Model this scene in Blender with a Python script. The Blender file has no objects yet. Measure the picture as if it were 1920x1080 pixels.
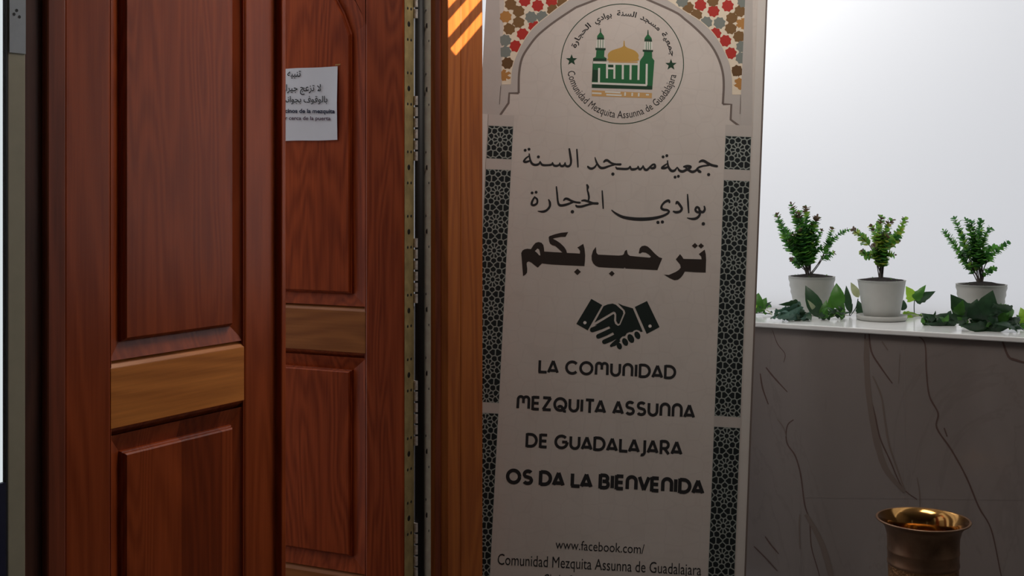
import bpy, bmesh, math, random
from mathutils import Vector, Matrix
random.seed(7)
SC = bpy.context.scene
COL = SC.collection
R = math.radians

# ------------------------------------------------------------------ camera, world, lights, exposure
FPX, CX, HY, EYE = 2300.0, 960.0, 350.0, 1.47      # focal length in pixels, principal column, horizon row, eye height
cd = bpy.data.cameras.new('camera'); cam = bpy.data.objects.new('camera', cd); COL.objects.link(cam)
cam.location = (0, 0, EYE); cam.rotation_euler = (R(90), 0, 0)
cd.sensor_width = 36; cd.lens = 36 * FPX / 1920
cd.shift_y = -(540 - HY) / 1920
cd.clip_start = .02; cd.clip_end = 200
SC.camera = cam
SC.view_settings.view_transform = 'Standard'
SC.view_settings.look = 'None'
SC.view_settings.gamma = 1
SC.view_settings.use_curve_mapping = False
SC.view_settings.exposure = 0.0
SC.cycles.max_bounces = 8
SC.cycles.transparent_max_bounces = 8
SC.cycles.sample_clamp_indirect = 4

W = bpy.data.worlds.new('sky'); SC.world = W; W.use_nodes = True
bg = W.node_tree.nodes['Background']
bg.inputs[0].default_value = (.93, .95, 1.0, 1); bg.inputs[1].default_value = .92

def lamp(name, kind, loc, target, energy, color=(1, 1, 1), **kw):
    d = bpy.data.lights.new(name, kind); d.energy = energy; d.color = color
    for k, v in kw.items(): setattr(d, k, v)
    o = bpy.data.objects.new(name, d); COL.objects.link(o); o.location = loc
    o.rotation_euler = (Vector(target) - Vector(loc)).to_track_quat('-Z', 'Y').to_euler()
    return o
# added overhead area lamp for light falling from above, no fitting modelled
lamp('overhead_fill', 'AREA', (0.62, 2.92, 2.95), (0.62, 2.98, 0.0), 19, (1.0, .93, .86), shape='RECTANGLE', size=.9, size_y=.6)
# bright part of the sky behind the frosted window, up to the left
lamp('bright_sky_outside', 'AREA', (.75, 5.0, 3.0), (1.1, 4.1, 2.0), 36, (1, .98, .94), shape='DISK', size=.9)
# spot lamp as the sun on the door post, cut by added slats
SUN_POS, SUN_AT = Vector((1.35, 1.75, 3.0)), Vector((-.128, 3.399, 1.99))
lamp('sun_shaft', 'SPOT', SUN_POS, SUN_AT, 2800, (1.0, .95, .80), spot_size=R(7.5), spot_blend=.1, shadow_soft_size=.004)

# ------------------------------------------------------------------ helpers: materials
def new_mat(name):
    m = bpy.data.materials.new(name); m.use_nodes = True
    nt = m.node_tree; b = nt.nodes['Principled BSDF']
    return m, nt, b
def ramp(nt, stops):
    n = nt.nodes.new('ShaderNodeValToRGB'); e = n.color_ramp.elements
    while len(e) > 1: e.remove(e[-1])
    e[0].position, e[0].color = stops[0][0], (*stops[0][1], 1)
    for p, c in stops[1:]:
        k = e.new(p); k.color = (*c, 1)
    return n
def coords(nt, scale, kind='Object'):
    t = nt.nodes.new('ShaderNodeTexCoord'); mp = nt.nodes.new('ShaderNodeMapping')
    mp.inputs['Scale'].default_value = scale
    nt.links.new(t.outputs[kind], mp.inputs['Vector']); return mp.outputs[0]
def noise(nt, vec, scale, detail=4, rough=.55, dist=0):
    n = nt.nodes.new('ShaderNodeTexNoise'); n.inputs['Scale'].default_value = scale
    n.inputs['Detail'].default_value = detail; n.inputs['Roughness'].default_value = rough
    n.inputs['Distortion'].default_value = dist
    nt.links.new(vec, n.inputs['Vector']); return n.outputs[0]
def math_node(nt, op, a, b=None):
    n = nt.nodes.new('ShaderNodeMath'); n.operation = op
    for i, v in enumerate((a, b)):
        if v is None: continue
        if isinstance(v, (int, float)): n.inputs[i].default_value = v
        else: nt.links.new(v, n.inputs[i])
    return n.outputs[0]
def mixc(nt, fac, a, b, mode='MIX'):
    n = nt.nodes.new('ShaderNodeMix'); n.data_type = 'RGBA'; n.blend_type = mode
    for s, v in ((0, fac), (6, a), (7, b)):
        if isinstance(v, (int, float)): n.inputs[s].default_value = v
        elif isinstance(v, tuple): n.inputs[s].default_value = (*v, 1)
        else: nt.links.new(v, n.inputs[s])
    return n.outputs[2]
def bump(nt, b, h, strength, dist=.002):
    n = nt.nodes.new('ShaderNodeBump'); n.inputs['Strength'].default_value = strength; n.inputs['Distance'].default_value = dist
    nt.links.new(h, n.inputs['Height']); nt.links.new(n.outputs[0], b.inputs['Normal'])

def wood(name, dark, light, axis='z', rough=.33, lines=22, boards=0.0, seed=0.0, coat=.0, spec=.36):
    """varnished timber: contour-like growth lines, fine pores, optional boards of different tone"""
    m, nt, b = new_mat(name)
    s = {'z': (7, 7, .75), 'x': (.75, 7, 7)}[axis]
    vec = coords(nt, s)
    off = nt.nodes.new('ShaderNodeVectorMath'); off.operation = 'ADD'; off.inputs[1].default_value = (seed, seed * 1.7, seed * .6)
    nt.links.new(vec, off.inputs[0]); vec = off.outputs[0]
    big = noise(nt, vec, 1.0, 2, .45, .25)
    wave = math_node(nt, 'SINE', math_node(nt, 'MULTIPLY', big, lines * 4.0))
    wave = math_node(nt, 'MULTIPLY_ADD', wave, .5); wave.node.inputs[2].default_value = .5
    f2 = {'z': (140, 140, 5), 'x': (5, 140, 140)}[axis]
    pores = noise(nt, coords(nt, f2), 1.0, 4, .6)
    tone = noise(nt, vec, .55, 3, .5)
    v = math_node(nt, 'ADD', math_node(nt, 'MULTIPLY', wave, .22), math_node(nt, 'MULTIPLY', pores, .55))
    v = math_node(nt, 'ADD', v, math_node(nt, 'MULTIPLY', tone, .35))
    r = ramp(nt, [(.30, dark), (.78, light)])
    nt.links.new(v, r.inputs[0]); col = r.outputs[0]
    if boards:
        sep = nt.nodes.new('ShaderNodeSeparateXYZ'); t = nt.nodes.new('ShaderNodeTexCoord')
        nt.links.new(t.outputs['Object'], sep.inputs[0])
        k = math_node(nt, 'FLOOR', math_node(nt, 'DIVIDE', math_node(nt, 'ADD', sep.outputs[0], seed), boards))
        wn = nt.nodes.new('ShaderNodeTexWhiteNoise'); wn.noise_dimensions = '1D'; nt.links.new(k, wn.inputs['W'])
        g = ramp(nt, [(0, (.62, .55, .55)), (1, (1.15, 1.15, 1.1))]); nt.links.new(wn.outputs['Value'], g.inputs[0])
        col = mixc(nt, 1.0, col, g.outputs[0], 'MULTIPLY')
    nt.links.new(col, b.inputs['Base Color'])
    b.inputs['Roughness'].default_value = rough
    b.inputs['Specular IOR Level'].default_value = spec
    b.inputs['Coat Weight'].default_value = coat; b.inputs['Coat Roughness'].default_value = .25
    bump(nt, b, pores, .12, .0008)
    return m
def plain(name, color, rough=.5, metal=0.0, var=.0, nscale=30, spec=.5, bmp=0.0):
    m, nt, b = new_mat(name)
    if var:
        n = noise(nt, coords(nt, (1, 1, 1)), nscale, 4)
        r = ramp(nt, [(.3, tuple(c * (1 - var) for c in color)), (.7, tuple(min(1, c * (1 + var)) for c in color))])
        nt.links.new(n, r.inputs[0]); nt.links.new(r.outputs[0], b.inputs['Base Color'])
        if bmp: bump(nt, b, n, bmp)
    else: b.inputs['Base Color'].default_value = (*color, 1)
    b.inputs['Roughness'].default_value = rough; b.inputs['Metallic'].default_value = metal
    b.inputs['Specular IOR Level'].default_value = spec
    return m
def leafy(name, color, trans=.45, rough=.45):
    m, nt, b = new_mat(name)
    n = noise(nt, coords(nt, (1, 1, 1)), 60, 3)
    r = ramp(nt, [(.3, tuple(c * .7 for c in color)), (.7, tuple(c * 1.25 for c in color))])
    nt.links.new(n, r.inputs[0]); nt.links.new(r.outputs[0], b.inputs['Base Color'])
    b.inputs['Roughness'].default_value = rough
    t = nt.nodes.new('ShaderNodeBsdfTranslucent')
    t.inputs[0].default_value = (min(1, color[0] * 2.2), min(1, color[1] * 2.0), color[2] * 1.2, 1)
    mx = nt.nodes.new('ShaderNodeMixShader'); mx.inputs[0].default_value = trans
    nt.links.new(b.outputs[0], mx.inputs[1]); nt.links.new(t.outputs[0], mx.inputs[2])
    nt.links.new(mx.outputs[0], nt.nodes['Material Output'].inputs[0])
    return m

RED1, RED2 = (.25, .041, .0092), (.45, .083, .0190)
HON1, HON2 = (.52, .155, .027), (.85, .295, .060)
M = {}
M['stile'] = wood('red_timber', RED1, RED2, 'z', .27, 16, seed=.3)
M['panel'] = wood('red_timber_boards', RED1, RED2, 'z', .27, 26, boards=.115, seed=.17)
M['field'] = wood('red_timber_veneer', RED1, RED2, 'z', .27, 30, seed=2.3)
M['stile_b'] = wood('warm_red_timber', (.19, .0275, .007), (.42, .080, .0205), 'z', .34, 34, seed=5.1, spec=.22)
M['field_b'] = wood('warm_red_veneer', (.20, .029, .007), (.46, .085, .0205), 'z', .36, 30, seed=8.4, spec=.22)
M['rail'] = wood('honey_timber', HON1, HON2, 'x', .34, 14, seed=1.9)
M['rail_b'] = wood('honey_timber_deep', (.24, .075, .017), (.44, .155, .040), 'x', .36, 20, seed=7.7)  # deeper honey tone for the rails of the open leaf
M['honey'] = wood('honey_post_timber', (.21, .047, .0085), (.37, .105, .019), 'z', .45, 20, seed=3.3, spec=.2)
M['shaded_wood'] = wood('shaded_brown_timber', (.06, .020, .012), (.13, .045, .026), 'z', .42, 14, seed=4.0)
M['jamb_wood'] = wood('brown_red_timber', (.14, .028, .011), (.30, .066, .026), 'z', .38, 14, seed=6.0)
M['khaki'] = plain('khaki_paint', (.42, .38, .27), .55, 0, .06, 25)
M['plate'] = plain('grey_plate_metal', (.42, .45, .48), .5, .1, .05, 40)
M['dark_line'] = plain('black_seal', (.012, .012, .016), .6)
M['navy'] = plain('navy_panel', (.012, .014, .05), .5)
M['hole'] = plain('dark_hole', (.006, .005, .005), .6)
M['brass_plate'] = plain('tarnished_hinge_brass', (.36, .27, .12), .45, .3, .25, 30)
M['steel_plate'] = plain('pale_hinge_steel', (.95, .86, .70), .5, .1, .12, 35)
M['knuckle'] = plain('worn_knuckle_metal', (.62, .56, .52), .4, .3, .3, 120)
M['screw'] = plain('dark_screw', (.03, .024, .02), .45, .5)
M['paper'] = plain('white_paper', (.84, .87, .92), .85, 0, .03, 9)
M['ink'] = plain('black_ink', (.012, .011, .012), .8)
M['ink_navy'] = plain('navy_ink', (.012, .016, .05), .8)
M['ink_plum'] = plain('plum_ink', (.07, .018, .045), .8)
M['floor'] = plain('grey_floor_tile', (.10, .09, .08), .45, 0, .12, 5)
M['wall'] = plain('cream_wall_paint', (.32, .30, .27), .9, 0, .04, 8)
M['bounce'] = plain('white_bounce_paint', (.7, .68, .64), .9)
M['ceil'] = plain('white_ceiling_paint', (.45, .44, .42), .9)
M['white_trim'] = plain('white_painted_trim', (.75, .75, .75), .5)
M['sill'] = plain('pale_stone_slab', (.88, .89, .88), .14, 0, .03, 12)

def frosted(name):
    m, nt, b = new_mat(name)
    t = nt.nodes.new('ShaderNodeBsdfTranslucent'); t.inputs[0].default_value = (.80, .80, .805, 1)
    g = nt.nodes.new('ShaderNodeBsdfGlossy'); g.inputs[0].default_value = (.9, .9, .9, 1); g.inputs['Roughness'].default_value = .5
    mx = nt.nodes.new('ShaderNodeMixShader'); mx.inputs[0].default_value = .03
    nt.links.new(t.outputs[0], mx.inputs[1]); nt.links.new(g.outputs[0], mx.inputs[2])
    nt.links.new(mx.outputs[0], nt.nodes['Material Output'].inputs[0]); return m
M['frost'] = frosted('frosted_glass')
def clear():
    m, nt, b = new_mat('clear_glass')
    t = nt.nodes.new('ShaderNodeBsdfTransparent'); t.inputs[0].default_value = (.93, .96, .95, 1)
    g = nt.nodes.new('ShaderNodeBsdfGlossy'); g.inputs['Roughness'].default_value = .02
    mx = nt.nodes.new('ShaderNodeMixShader'); mx.inputs[0].default_value = .06
    nt.links.new(t.outputs[0], mx.inputs[1]); nt.links.new(g.outputs[0], mx.inputs[2])
    nt.links.new(mx.outputs[0], nt.nodes['Material Output'].inputs[0]); return m
M['clear'] = clear()

def marble():
    m, nt, b = new_mat('polished_veined_tile')
    v = coords(nt, (1, 1, .55))
    cloud = noise(nt, v, 2.2, 5, .55, .6)
    vein = noise(nt, v, 1.7, 6, .6, 1.4)
    d = math_node(nt, 'ABSOLUTE', math_node(nt, 'SUBTRACT', vein, .5))
    r = ramp(nt, [(0, (1, 1, 1)), (.012, (0, 0, 0))]); nt.links.new(d, r.inputs[0])
    base = ramp(nt, [(.35, (.22, .19, .176)), (.65, (.265, .23, .215))]); nt.links.new(cloud, base.inputs[0])
    k = math_node(nt, 'MULTIPLY', r.outputs[0], .12)
    nt.links.new(mixc(nt, k, base.outputs[0], (.10, .065, .055)), b.inputs['Base Color'])
    b.inputs['Roughness'].default_value = .14
    b.inputs['Specular IOR Level'].default_value = .35
    return m
M['marble'] = marble()
M['vein'] = plain('brown_tile_vein', (.125, .082, .072), .16, spec=.35)
M['vein_faint'] = plain('faint_tile_vein', (.19, .15, .13), .16, spec=.35)
M['joint'] = plain('tile_joint', (.225, .195, .182), .4, spec=.3)

def vinyl(name, col, line):
    m, nt, b = new_mat(name)
    vor = nt.nodes.new('ShaderNodeTexVoronoi'); vor.feature = 'DISTANCE_TO_EDGE'; vor.inputs['Scale'].default_value = 20
    vor.inputs['Randomness'].default_value = .55
    nt.links.new(coords(nt, (1, 0, 1)), vor.inputs['Vector'])
    r = ramp(nt, [(.0, line), (.06, col)]); nt.links.new(vor.outputs[0], r.inputs[0])
    n = noise(nt, coords(nt, (1, 1, 1)), 7, 4)
    g = ramp(nt, [(.3, (.94, .93, .92)), (.7, (1, 1, 1))]); nt.links.new(n, g.inputs[0])
    nt.links.new(mixc(nt, 1.0, r.outputs[0], g.outputs[0], 'MULTIPLY'), b.inputs['Base Color'])
    b.inputs['Roughness'].default_value = .55; b.inputs['Specular IOR Level'].default_value = .3
    return m
M['vinyl'] = vinyl('printed_vinyl', (.60, .545, .50), (.575, .52, .478))
M['vinyl_edge'] = plain('pale_vinyl_margin', (.60, .56, .52), .5, 0, .03, 10, .3)
M['vinyl_band'] = plain('grey_printed_band', (.47, .43, .40), .55, 0, .03, 14, .3)
M['vinyl_head'] = plain('grey_printed_header', (.50, .455, .42), .55, 0, .03, 14, .3)
M['p_line'] = plain('printed_brown_line', (.16, .125, .11), .6, spec=.3)
M['p_cream'] = plain('printed_cream', (.74, .64, .50), .6, spec=.3)
M['p_red'] = plain('printed_red', (.42, .028, .02), .6, spec=.3)
M['p_brown'] = plain('printed_brown', (.19, .10, .035), .6, spec=.3)
M['p_dkbrown'] = plain('printed_dark_brown', (.12, .06, .02), .6, spec=.3)
M['p_slate'] = plain('printed_slate', (.19, .21, .19), .6, spec=.3)
M['p_orange'] = plain('printed_orange', (.42, .20, .055), .6, spec=.3)
M['p_lattice'] = plain('printed_pale_lattice', (.30, .33, .30), .6, spec=.3)
M['p_night'] = plain('printed_night_green', (.010, .014, .015), .6, spec=.3)
M['p_green'] = plain('printed_green', (.018, .13, .045), .6, spec=.3)
M['p_dkgreen'] = plain('printed_dark_green', (.012, .045, .022), .6, spec=.3)
M['p_gold'] = plain('printed_gold', (.50, .30, .07), .6, spec=.3)
M['p_tan'] = plain('printed_tan', (.55, .33, .13), .6, spec=.3)
M['p_white'] = plain('printed_white', (.66, .66, .60), .6, spec=.3)
M['p_hand'] = plain('printed_black_green', (.012, .020, .017), .6, spec=.3)
M['p_script'] = plain('printed_dark_brown_script', (.030, .021, .017), .6, spec=.3)
M['p_halo'] = plain('printed_pale_halo', (.72, .66, .61), .6, spec=.3)
M['alu'] = plain('brushed_aluminium', (.6, .6, .6), .35, .9)

M['pot'] = plain('white_plastic_pot', (.47, .47, .44), .5, 0, .03, 30)
M['soil'] = plain('dark_potting_soil', (.016, .011, .010), .95, 0, .4, 90, bmp=.6)
M['twig'] = plain('grey_brown_twig', (.10, .085, .075), .7)
M['leaf_a'] = leafy('box_leaf_green', (.105, .30, .08))
M['leaf_b'] = leafy('box_leaf_dark', (.055, .175, .068), .35)
M['leaf_c'] = leafy('box_leaf_light', (.19, .36, .09), .5)
M['leaf_d'] = leafy('box_leaf_tip', (.12, .085, .075), .3)
M['leaf_y'] = leafy('box_leaf_yellow', (.30, .36, .09), .5)
M['ivy_a'] = leafy('ivy_leaf_green', (.055, .17, .03), .35, .4)
M['ivy_b'] = leafy('ivy_leaf_dark', (.022, .062, .028), .15, .4)
M['ivy_c'] = leafy('ivy_leaf_blue', (.07, .155, .125), .12, .4)
M['ivy_d'] = leafy('ivy_leaf_bright', (.20, .36, .045), .5, .4)
M['ivy_pale'] = leafy('ivy_leaf_pale', (.34, .38, .27), .3, .5)
def hammered():
    m, nt, b = new_mat('aged_chased_brass')
    vor = nt.nodes.new('ShaderNodeTexVoronoi'); vor.inputs['Scale'].default_value = 130
    nt.links.new(coords(nt, (1, 1, 1)), vor.inputs['Vector'])
    n = noise(nt, coords(nt, (1, 1, 1)), 25, 5)
    r = ramp(nt, [(.35, (.20, .10, .05)), (.7, (.55, .30, .13))]); nt.links.new(n, r.inputs[0])
    nt.links.new(r.outputs[0], b.inputs['Base Color'])
    b.inputs['Metallic'].default_value = .6; b.inputs['Roughness'].default_value = .45
    bump(nt, b, vor.outputs[0], .8, .004); return m
M['chased'] = hammered()
M['brass_dark'] = plain('dark_aged_brass', (.26, .15, .09), .38, .6, .3, 20)
M['brass_in'] = plain('bright_inner_brass', (.42, .22, .07), .13, 1.0, .2, 20)

# ------------------------------------------------------------------ helpers: objects
def props(o, label=None, cat=None, group=None, kind=None):
    if label: o['label'] = label
    if cat: o['category'] = cat
    if group: o['group'] = group
    if kind: o['kind'] = kind
    return o
def empty(name, mat=None, **kw):
    o = bpy.data.objects.new(name, None); COL.objects.link(o)
    o.empty_display_size = .1
    if mat is not None: o.matrix_world = mat
    return props(o, **kw)

class MB:
    """collects shapes for ONE mesh object"""
    def __init__(s): s.v, s.f, s.mi, s.sm = [], [], [], []
    def add(s, vs, fs, mi=0, smooth=False):
        k = len(s.v); s.v += [tuple(p) for p in vs]
        for f in fs: s.f.append(tuple(i + k for i in f)); s.mi.append(mi); s.sm.append(smooth)
    def box(s, a, b, mi=0, bev=0.0, seg=2):
        x0, y0, z0 = (min(a[i], b[i]) for i in range(3)); x1, y1, z1 = (max(a[i], b[i]) for i in range(3))
        if not bev:
            vs = [(x, y, z) for x in (x0, x1) for y in (y0, y1) for z in (z0, z1)]
            s.add(vs, [(0, 1, 3, 2), (4, 6, 7, 5), (0, 4, 5, 1), (2, 3, 7, 6), (0, 2, 6, 4), (1, 5, 7, 3)], mi); return
        bm = bmesh.new(); bmesh.ops.create_cube(bm, size=1)
        for v in bm.verts: v.co = ((x0 + x1) / 2 + v.co.x * (x1 - x0), (y0 + y1) / 2 + v.co.y * (y1 - y0), (z0 + z1) / 2 + v.co.z * (z1 - z0))
        bmesh.ops.bevel(bm, geom=bm.edges[:], offset=bev, segments=seg, profile=.5, affect='EDGES')
        bm.verts.index_update(); s.add([v.co[:] for v in bm.verts], [[v.index for v in f.verts] for f in bm.faces], mi); bm.free()
    def poly(s, pts, mi=0): s.add(pts, [tuple(range(len(pts)))], mi)
    def lathe(s, prof, c=(0, 0, 0), n=40, mi=0, smooth=True):
        vs = []
        for r, z in prof:
            for k in range(n):
                a = 2 * math.pi * k / n; vs.append((c[0] + r * math.cos(a), c[1] + r * math.sin(a), c[2] + z))
        fs = [(i * n + k, i * n + (k + 1) % n, (i + 1) * n + (k + 1) % n, (i + 1) * n + k) for i in range(len(prof) - 1) for k in range(n)]
        s.add(vs, fs, mi, smooth)
    def tube(s, pts, r, n=6, mi=0, taper=None, smooth=True):
        pts = [Vector(p) for p in pts]; vs = []
        for i, p in enumerate(pts):
            t = (pts[min(i + 1, len(pts) - 1)] - pts[max(i - 1, 0)]).normalized()
            a = t.orthogonal().normalized(); b = t.cross(a)
            rr = r if taper is None else r + (taper - r) * i / (len(pts) - 1)
            for k in range(n):
                q = 2 * math.pi * k / n; vs.append(p + a * (rr * math.cos(q)) + b * (rr * math.sin(q)))
        fs = [(i * n + k, i * n + (k + 1) % n, (i + 1) * n + (k + 1) % n, (i + 1) * n + k) for i in range(len(pts) - 1) for k in range(n)]
        fs += [tuple(range(n))[::-1], tuple(range((len(pts) - 1) * n, len(pts) * n))]
        s.add(vs, fs, mi, smooth)
    def build(s, name, mats, parent=None, **kw):
        me = bpy.data.meshes.new(name); me.from_pydata([tuple(p) for p in s.v], [], s.f)
        for m in (mats if isinstance(mats, (list, tuple)) else [mats]): me.materials.append(m)
        me.polygons.foreach_set('material_index', s.mi); me.polygons.foreach_set('use_smooth', s.sm)
        me.validate(); me.update()
        bm = bmesh.new(); bm.from_mesh(me)
        if not getattr(s, 'flat', False): bmesh.ops.recalc_face_normals(bm, faces=bm.faces[:])
        bm.to_mesh(me); bm.free()
        o = bpy.data.objects.new(name, me); COL.objects.link(o)
        if parent is not None: o.parent = parent
        return props(o, **kw)

class Frame:
    """a vertical plane of the building: origin on the floor, x along it, y away from the viewer, z up"""
    def __init__(s, ox, oy, dx, dy):
        n = math.hypot(dx, dy); s.o = Vector((ox, oy)); s.d = Vector((dx / n, dy / n)); s.n = Vector((-s.d.y, s.d.x))
        s.m = Matrix(((s.d.x, s.n.x, 0, ox), (s.d.y, s.n.y, 0, oy), (0, 0, 1, 0), (0, 0, 0, 1)))
    def u(s, px, y=0.0):                      # distance along the plane seen at picture column px
        k = (px - CX) / FPX; o = s.o + s.n * y
        return -(o.x - k * o.y) / (s.d.x - k * s.d.y)
    def uz(s, px, py, y=0.0):
        u = s.u(px, y); Y = (s.o + s.n * y + s.d * u).y
        return u, EYE - (py - HY) / FPX * Y
    def world(s, u, y, z):
        p = s.o + s.d * u + s.n * y; return Vector((p.x, p.y, z))
def at(px, py, Y): return Vector(((px - CX) / FPX * Y, Y, EYE - (py - HY) / FPX * Y))

WD = (.5015, .8653)
F1 = Frame(-.808, 2.212, *WD)                      # line of the doorway (closed leaf)
F2 = Frame(-.291, 3.2985, .9027, -.4303)           # open leaf, origin at its hinge edge
FW = Frame(.781, 3.95, .8643, -.503)               # tiled parapet with the window above
FR = Frame(-.241, 3.360, .8653, -.5015)            # reveal of the door post

# ------------------------------------------------------------------ the setting
ROOM = [(2.9, FW.world(FW.u(0) * 0 + (2.9 - .781) / .8643, 0, 0).y), (-2.2, 3.95 + .503 * (2.981 / .8643)), (-2.2, -2.4), (2.9, -2.4)]
def slab(name, z0, z1, m):
    b = MB(); n = len(ROOM)
    c = Vector((.35, 1.2)); P = [c + (Vector(p) - c) * (1.12 if z1 < 1 else 1.03) for p in ROOM]
    b.add([(p.x, p.y, z) for z in (z0, z1) for p in P], [tuple(range(n)), tuple(range(n, 2 * n))] + [(k, (k + 1) % n, n + (k + 1) % n, n + k) for k in range(n)])
    return b.build(name, m, kind='structure')
slab('floor', -.06, 0, M['floor'])
_t = ((.781 - F1.o.x) * .503 + (3.95 - F1.o.y) * .8643) / (WD[0] * .503 + WD[1] * .8643)
ROOM_ALL = ROOM; ROOM = [ROOM[0], tuple(F1.o + F1.d * _t), tuple(F1.o + F1.d * (-2.9)), (-2.2, -2.4), (2.9, -2.4)]
slab('ceiling', 3.0, 3.06, M['ceil'])
def upright(name, a, b_, z0, z1, t, m):
    f = Frame(*a, b_[0] - a[0], b_[1] - a[1]); L = math.hypot(b_[0] - a[0], b_[1] - a[1])
    q = MB(); q.box((0, 0, z0), (L, t, z1)); o = q.build(name, m, kind='structure'); o.matrix_world = f.m; return o
upright('wall_left', (-2.26, -2.4), (-2.26, F1.world(-1.62, 0, 0).y), 0, 3.0, .1, M['wall'])
upright('wall_glare_block', (-2.26, F1.world(-1.62, 0, 0).y), (-2.26, 3.25), 0, 2.5, .1, M['bounce'])  # added unseen wall: blocks sky glare on the open leaf, bounces light
upright('wall_back', (2.9, -2.46), (-2.2, -2.46), 0, 3.0, .1, M['wall'])
upright('wall_side', (2.96, 2.9), (2.96, -2.4), 0, 3.0, .1, M['wall'])

# parapet faced with veined tile, slab on top, frosted window behind it
U0, U1, DEP, TOP = -3.2, 2.35, .40, 1.0355
def ribbon(mb, pts, y, mi=0, widths=None, cap=True):
    """flat stroke through 2-D points; pts (x, z), widths per point"""
    n = len(pts); L, Rr = [], []
    for i in range(n):
        a = Vector(pts[max(i - 1, 0)]); c = Vector(pts[min(i + 1, n - 1)]); t = (c - a)
        t = t.normalized() if t.length > 1e-9 else Vector((1, 0)); nn = Vector((-t.y, t.x)); w = widths[i] / 2
        if cap and i in (0, n - 1): pass
        L.append(Vector(pts[i]) + nn * w); Rr.append(Vector(pts[i]) - nn * w)
    vs = [(p.x, y, p.y) for p in L] + [(p.x, y, p.y) for p in Rr]
    mb.add(vs, [(n + i, n + i + 1, i + 1, i) for i in range(n - 1)], mi)
def smooth_path(pts, k=6):
    """Catmull-Rom through points of any dimension"""
    P = [Vector(p) for p in pts]; out = []
    if len(P) < 3: return [tuple(p) for p in P]
    for i in range(len(P) - 1):
        a, b, c, d = P[max(i - 1, 0)], P[i], P[i + 1], P[min(i + 2, len(P) - 1)]
        for j in range(k):
            t = j / k
            out.append(tuple(.5 * ((2 * b) + (c - a) * t + (2 * a - 5 * b + 4 * c - d) * t * t + (3 * b - a - 3 * c + d) * t ** 3)))
    out.append(tuple(P[-1])); return out
q = MB(); q.box((U0, 0, 0), (U1, DEP, TOP - .016))
VE = [([(105, 85), (125, 140), (155, 180), (150, 215)], 2.4, 1), ([(78, 235), (110, 275), (165, 335)], 4.5, 1), ([(55, 260), (65, 320), (88, 385)], 4.5, 1),
      ([(190, 447), (168, 465), (160, 500), (165, 545), (195, 590), (212, 640), (222, 690), (235, 790), (255, 860), (262, 960), (290, 1060), (300, 1100)], 4, 1),
      ([(495, 90), (505, 170), (540, 230), (590, 300)], 4.5, 1), ([(480, 100), (478, 230), (500, 350), (520, 430), (540, 520), (580, 610), (630, 720), (690, 770)], 4, 1),
      ([(510, 270), (545, 350), (560, 450), (575, 540), (600, 620), (640, 730)], 5, 2), ([(485, 120), (490, 300), (515, 480), (560, 640), (640, 740)], 16, 2),
      ([(690, 105), (722, 140), (728, 250), (740, 350), (775, 420), (770, 480), (830, 570), (890, 680), (940, 800), (990, 890), (1025, 1050), (1040, 1120)], 4, 1),
      ([(1035, 125), (1060, 190), (1090, 205), (1140, 220)], 6, 1), ([(215, 830), (213, 880), (216, 970)], 4, 2), ([(240, 830), (300, 940), (340, 1070), (350, 1120)], 15, 2),
      ([(690, 680), (700, 740), (702, 800)], 3, 2), ([(75, 920), (100, 955), (130, 990)], 4, 1), ([(548, 130), (572, 165)], 5, 2), ([(125, 445), (150, 480), (160, 515)], 3, 2), ([(30, 960), (80, 1010), (125, 1060)], 4, 1),
      ([(800, 480), (812, 515)], 5, 1), ([(620, 180), (615, 300)], 2, 2)]
for i, (pts, w, mi) in enumerate(VE):
    P = smooth_path([FW.uz(1400 + x / 2.16, 580 + y / 2.16) for x, y in pts], 5); n = len(P)
    ribbon(q, [(p[0], p[1] + 0) for p in P], -.0003 - .00004 * i, mi, [w / 2.16 * .0026 * (.45 + .55 * math.sin(math.pi * (.12 + .8 * k / (n - 1))) * random.uniform(.75, 1.2)) for k in range(n)])
for (x0, y0, x1, y1) in ((218, 85, 219, 1150), (640, 90, 641, 780), (218, 762, 1250, 775)):
    ribbon(q, [FW.uz(1400 + x0 / 2.16, 580 + y0 / 2.16), FW.uz(1400 + x1 / 2.16, 580 + y1 / 2.16)], -.00025, 3, [.0016, .0016])
w = q.build('wall_right', [M['marble'], M['vein'], M['vein_faint'], M['joint']], kind='structure', label='low wall faced with veined polished tile under the window', cat='wall'); w.matrix_world = FW.m
q = MB(); q.box((U0, -.012, TOP - .016), (U1, DEP + .02, TOP), 0, .003)
o = q.build('trim_1', M['sill'], kind='structure', label='pale stone slab capping the tiled wall, carrying the potted plants', cat='ledge'); o.matrix_world = FW.m
q = MB(); q.box((U0, DEP + .02, 0), (U1, DEP + .08, TOP - .002)); o = q.build('wall_window', M['wall'], kind='structure'); o.matrix_world = FW.m
e = empty('window_1', FW.m, kind='structure', label='large frosted white window above the tiled wall', cat='window')
q = MB(); q.box((U0 + .03, DEP + .035, TOP + .001), (U1 - .03, DEP + .045, 2.96)); q.build('pane', M['frost'], e)
q = MB()
for a, b_ in (((U0, 0), (U0 + .05, 0)), ((U1 - .05, 0), (U1, 0))): q.box((a[0], DEP + .02, TOP), (b_[0], DEP + .07, 3.0), 0, .004)
q.box((U0, DEP + .02, 2.94), (U1, DEP + .07, 3.0), 0, .004); q.build('window_frame', M['white_trim'], e)

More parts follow.
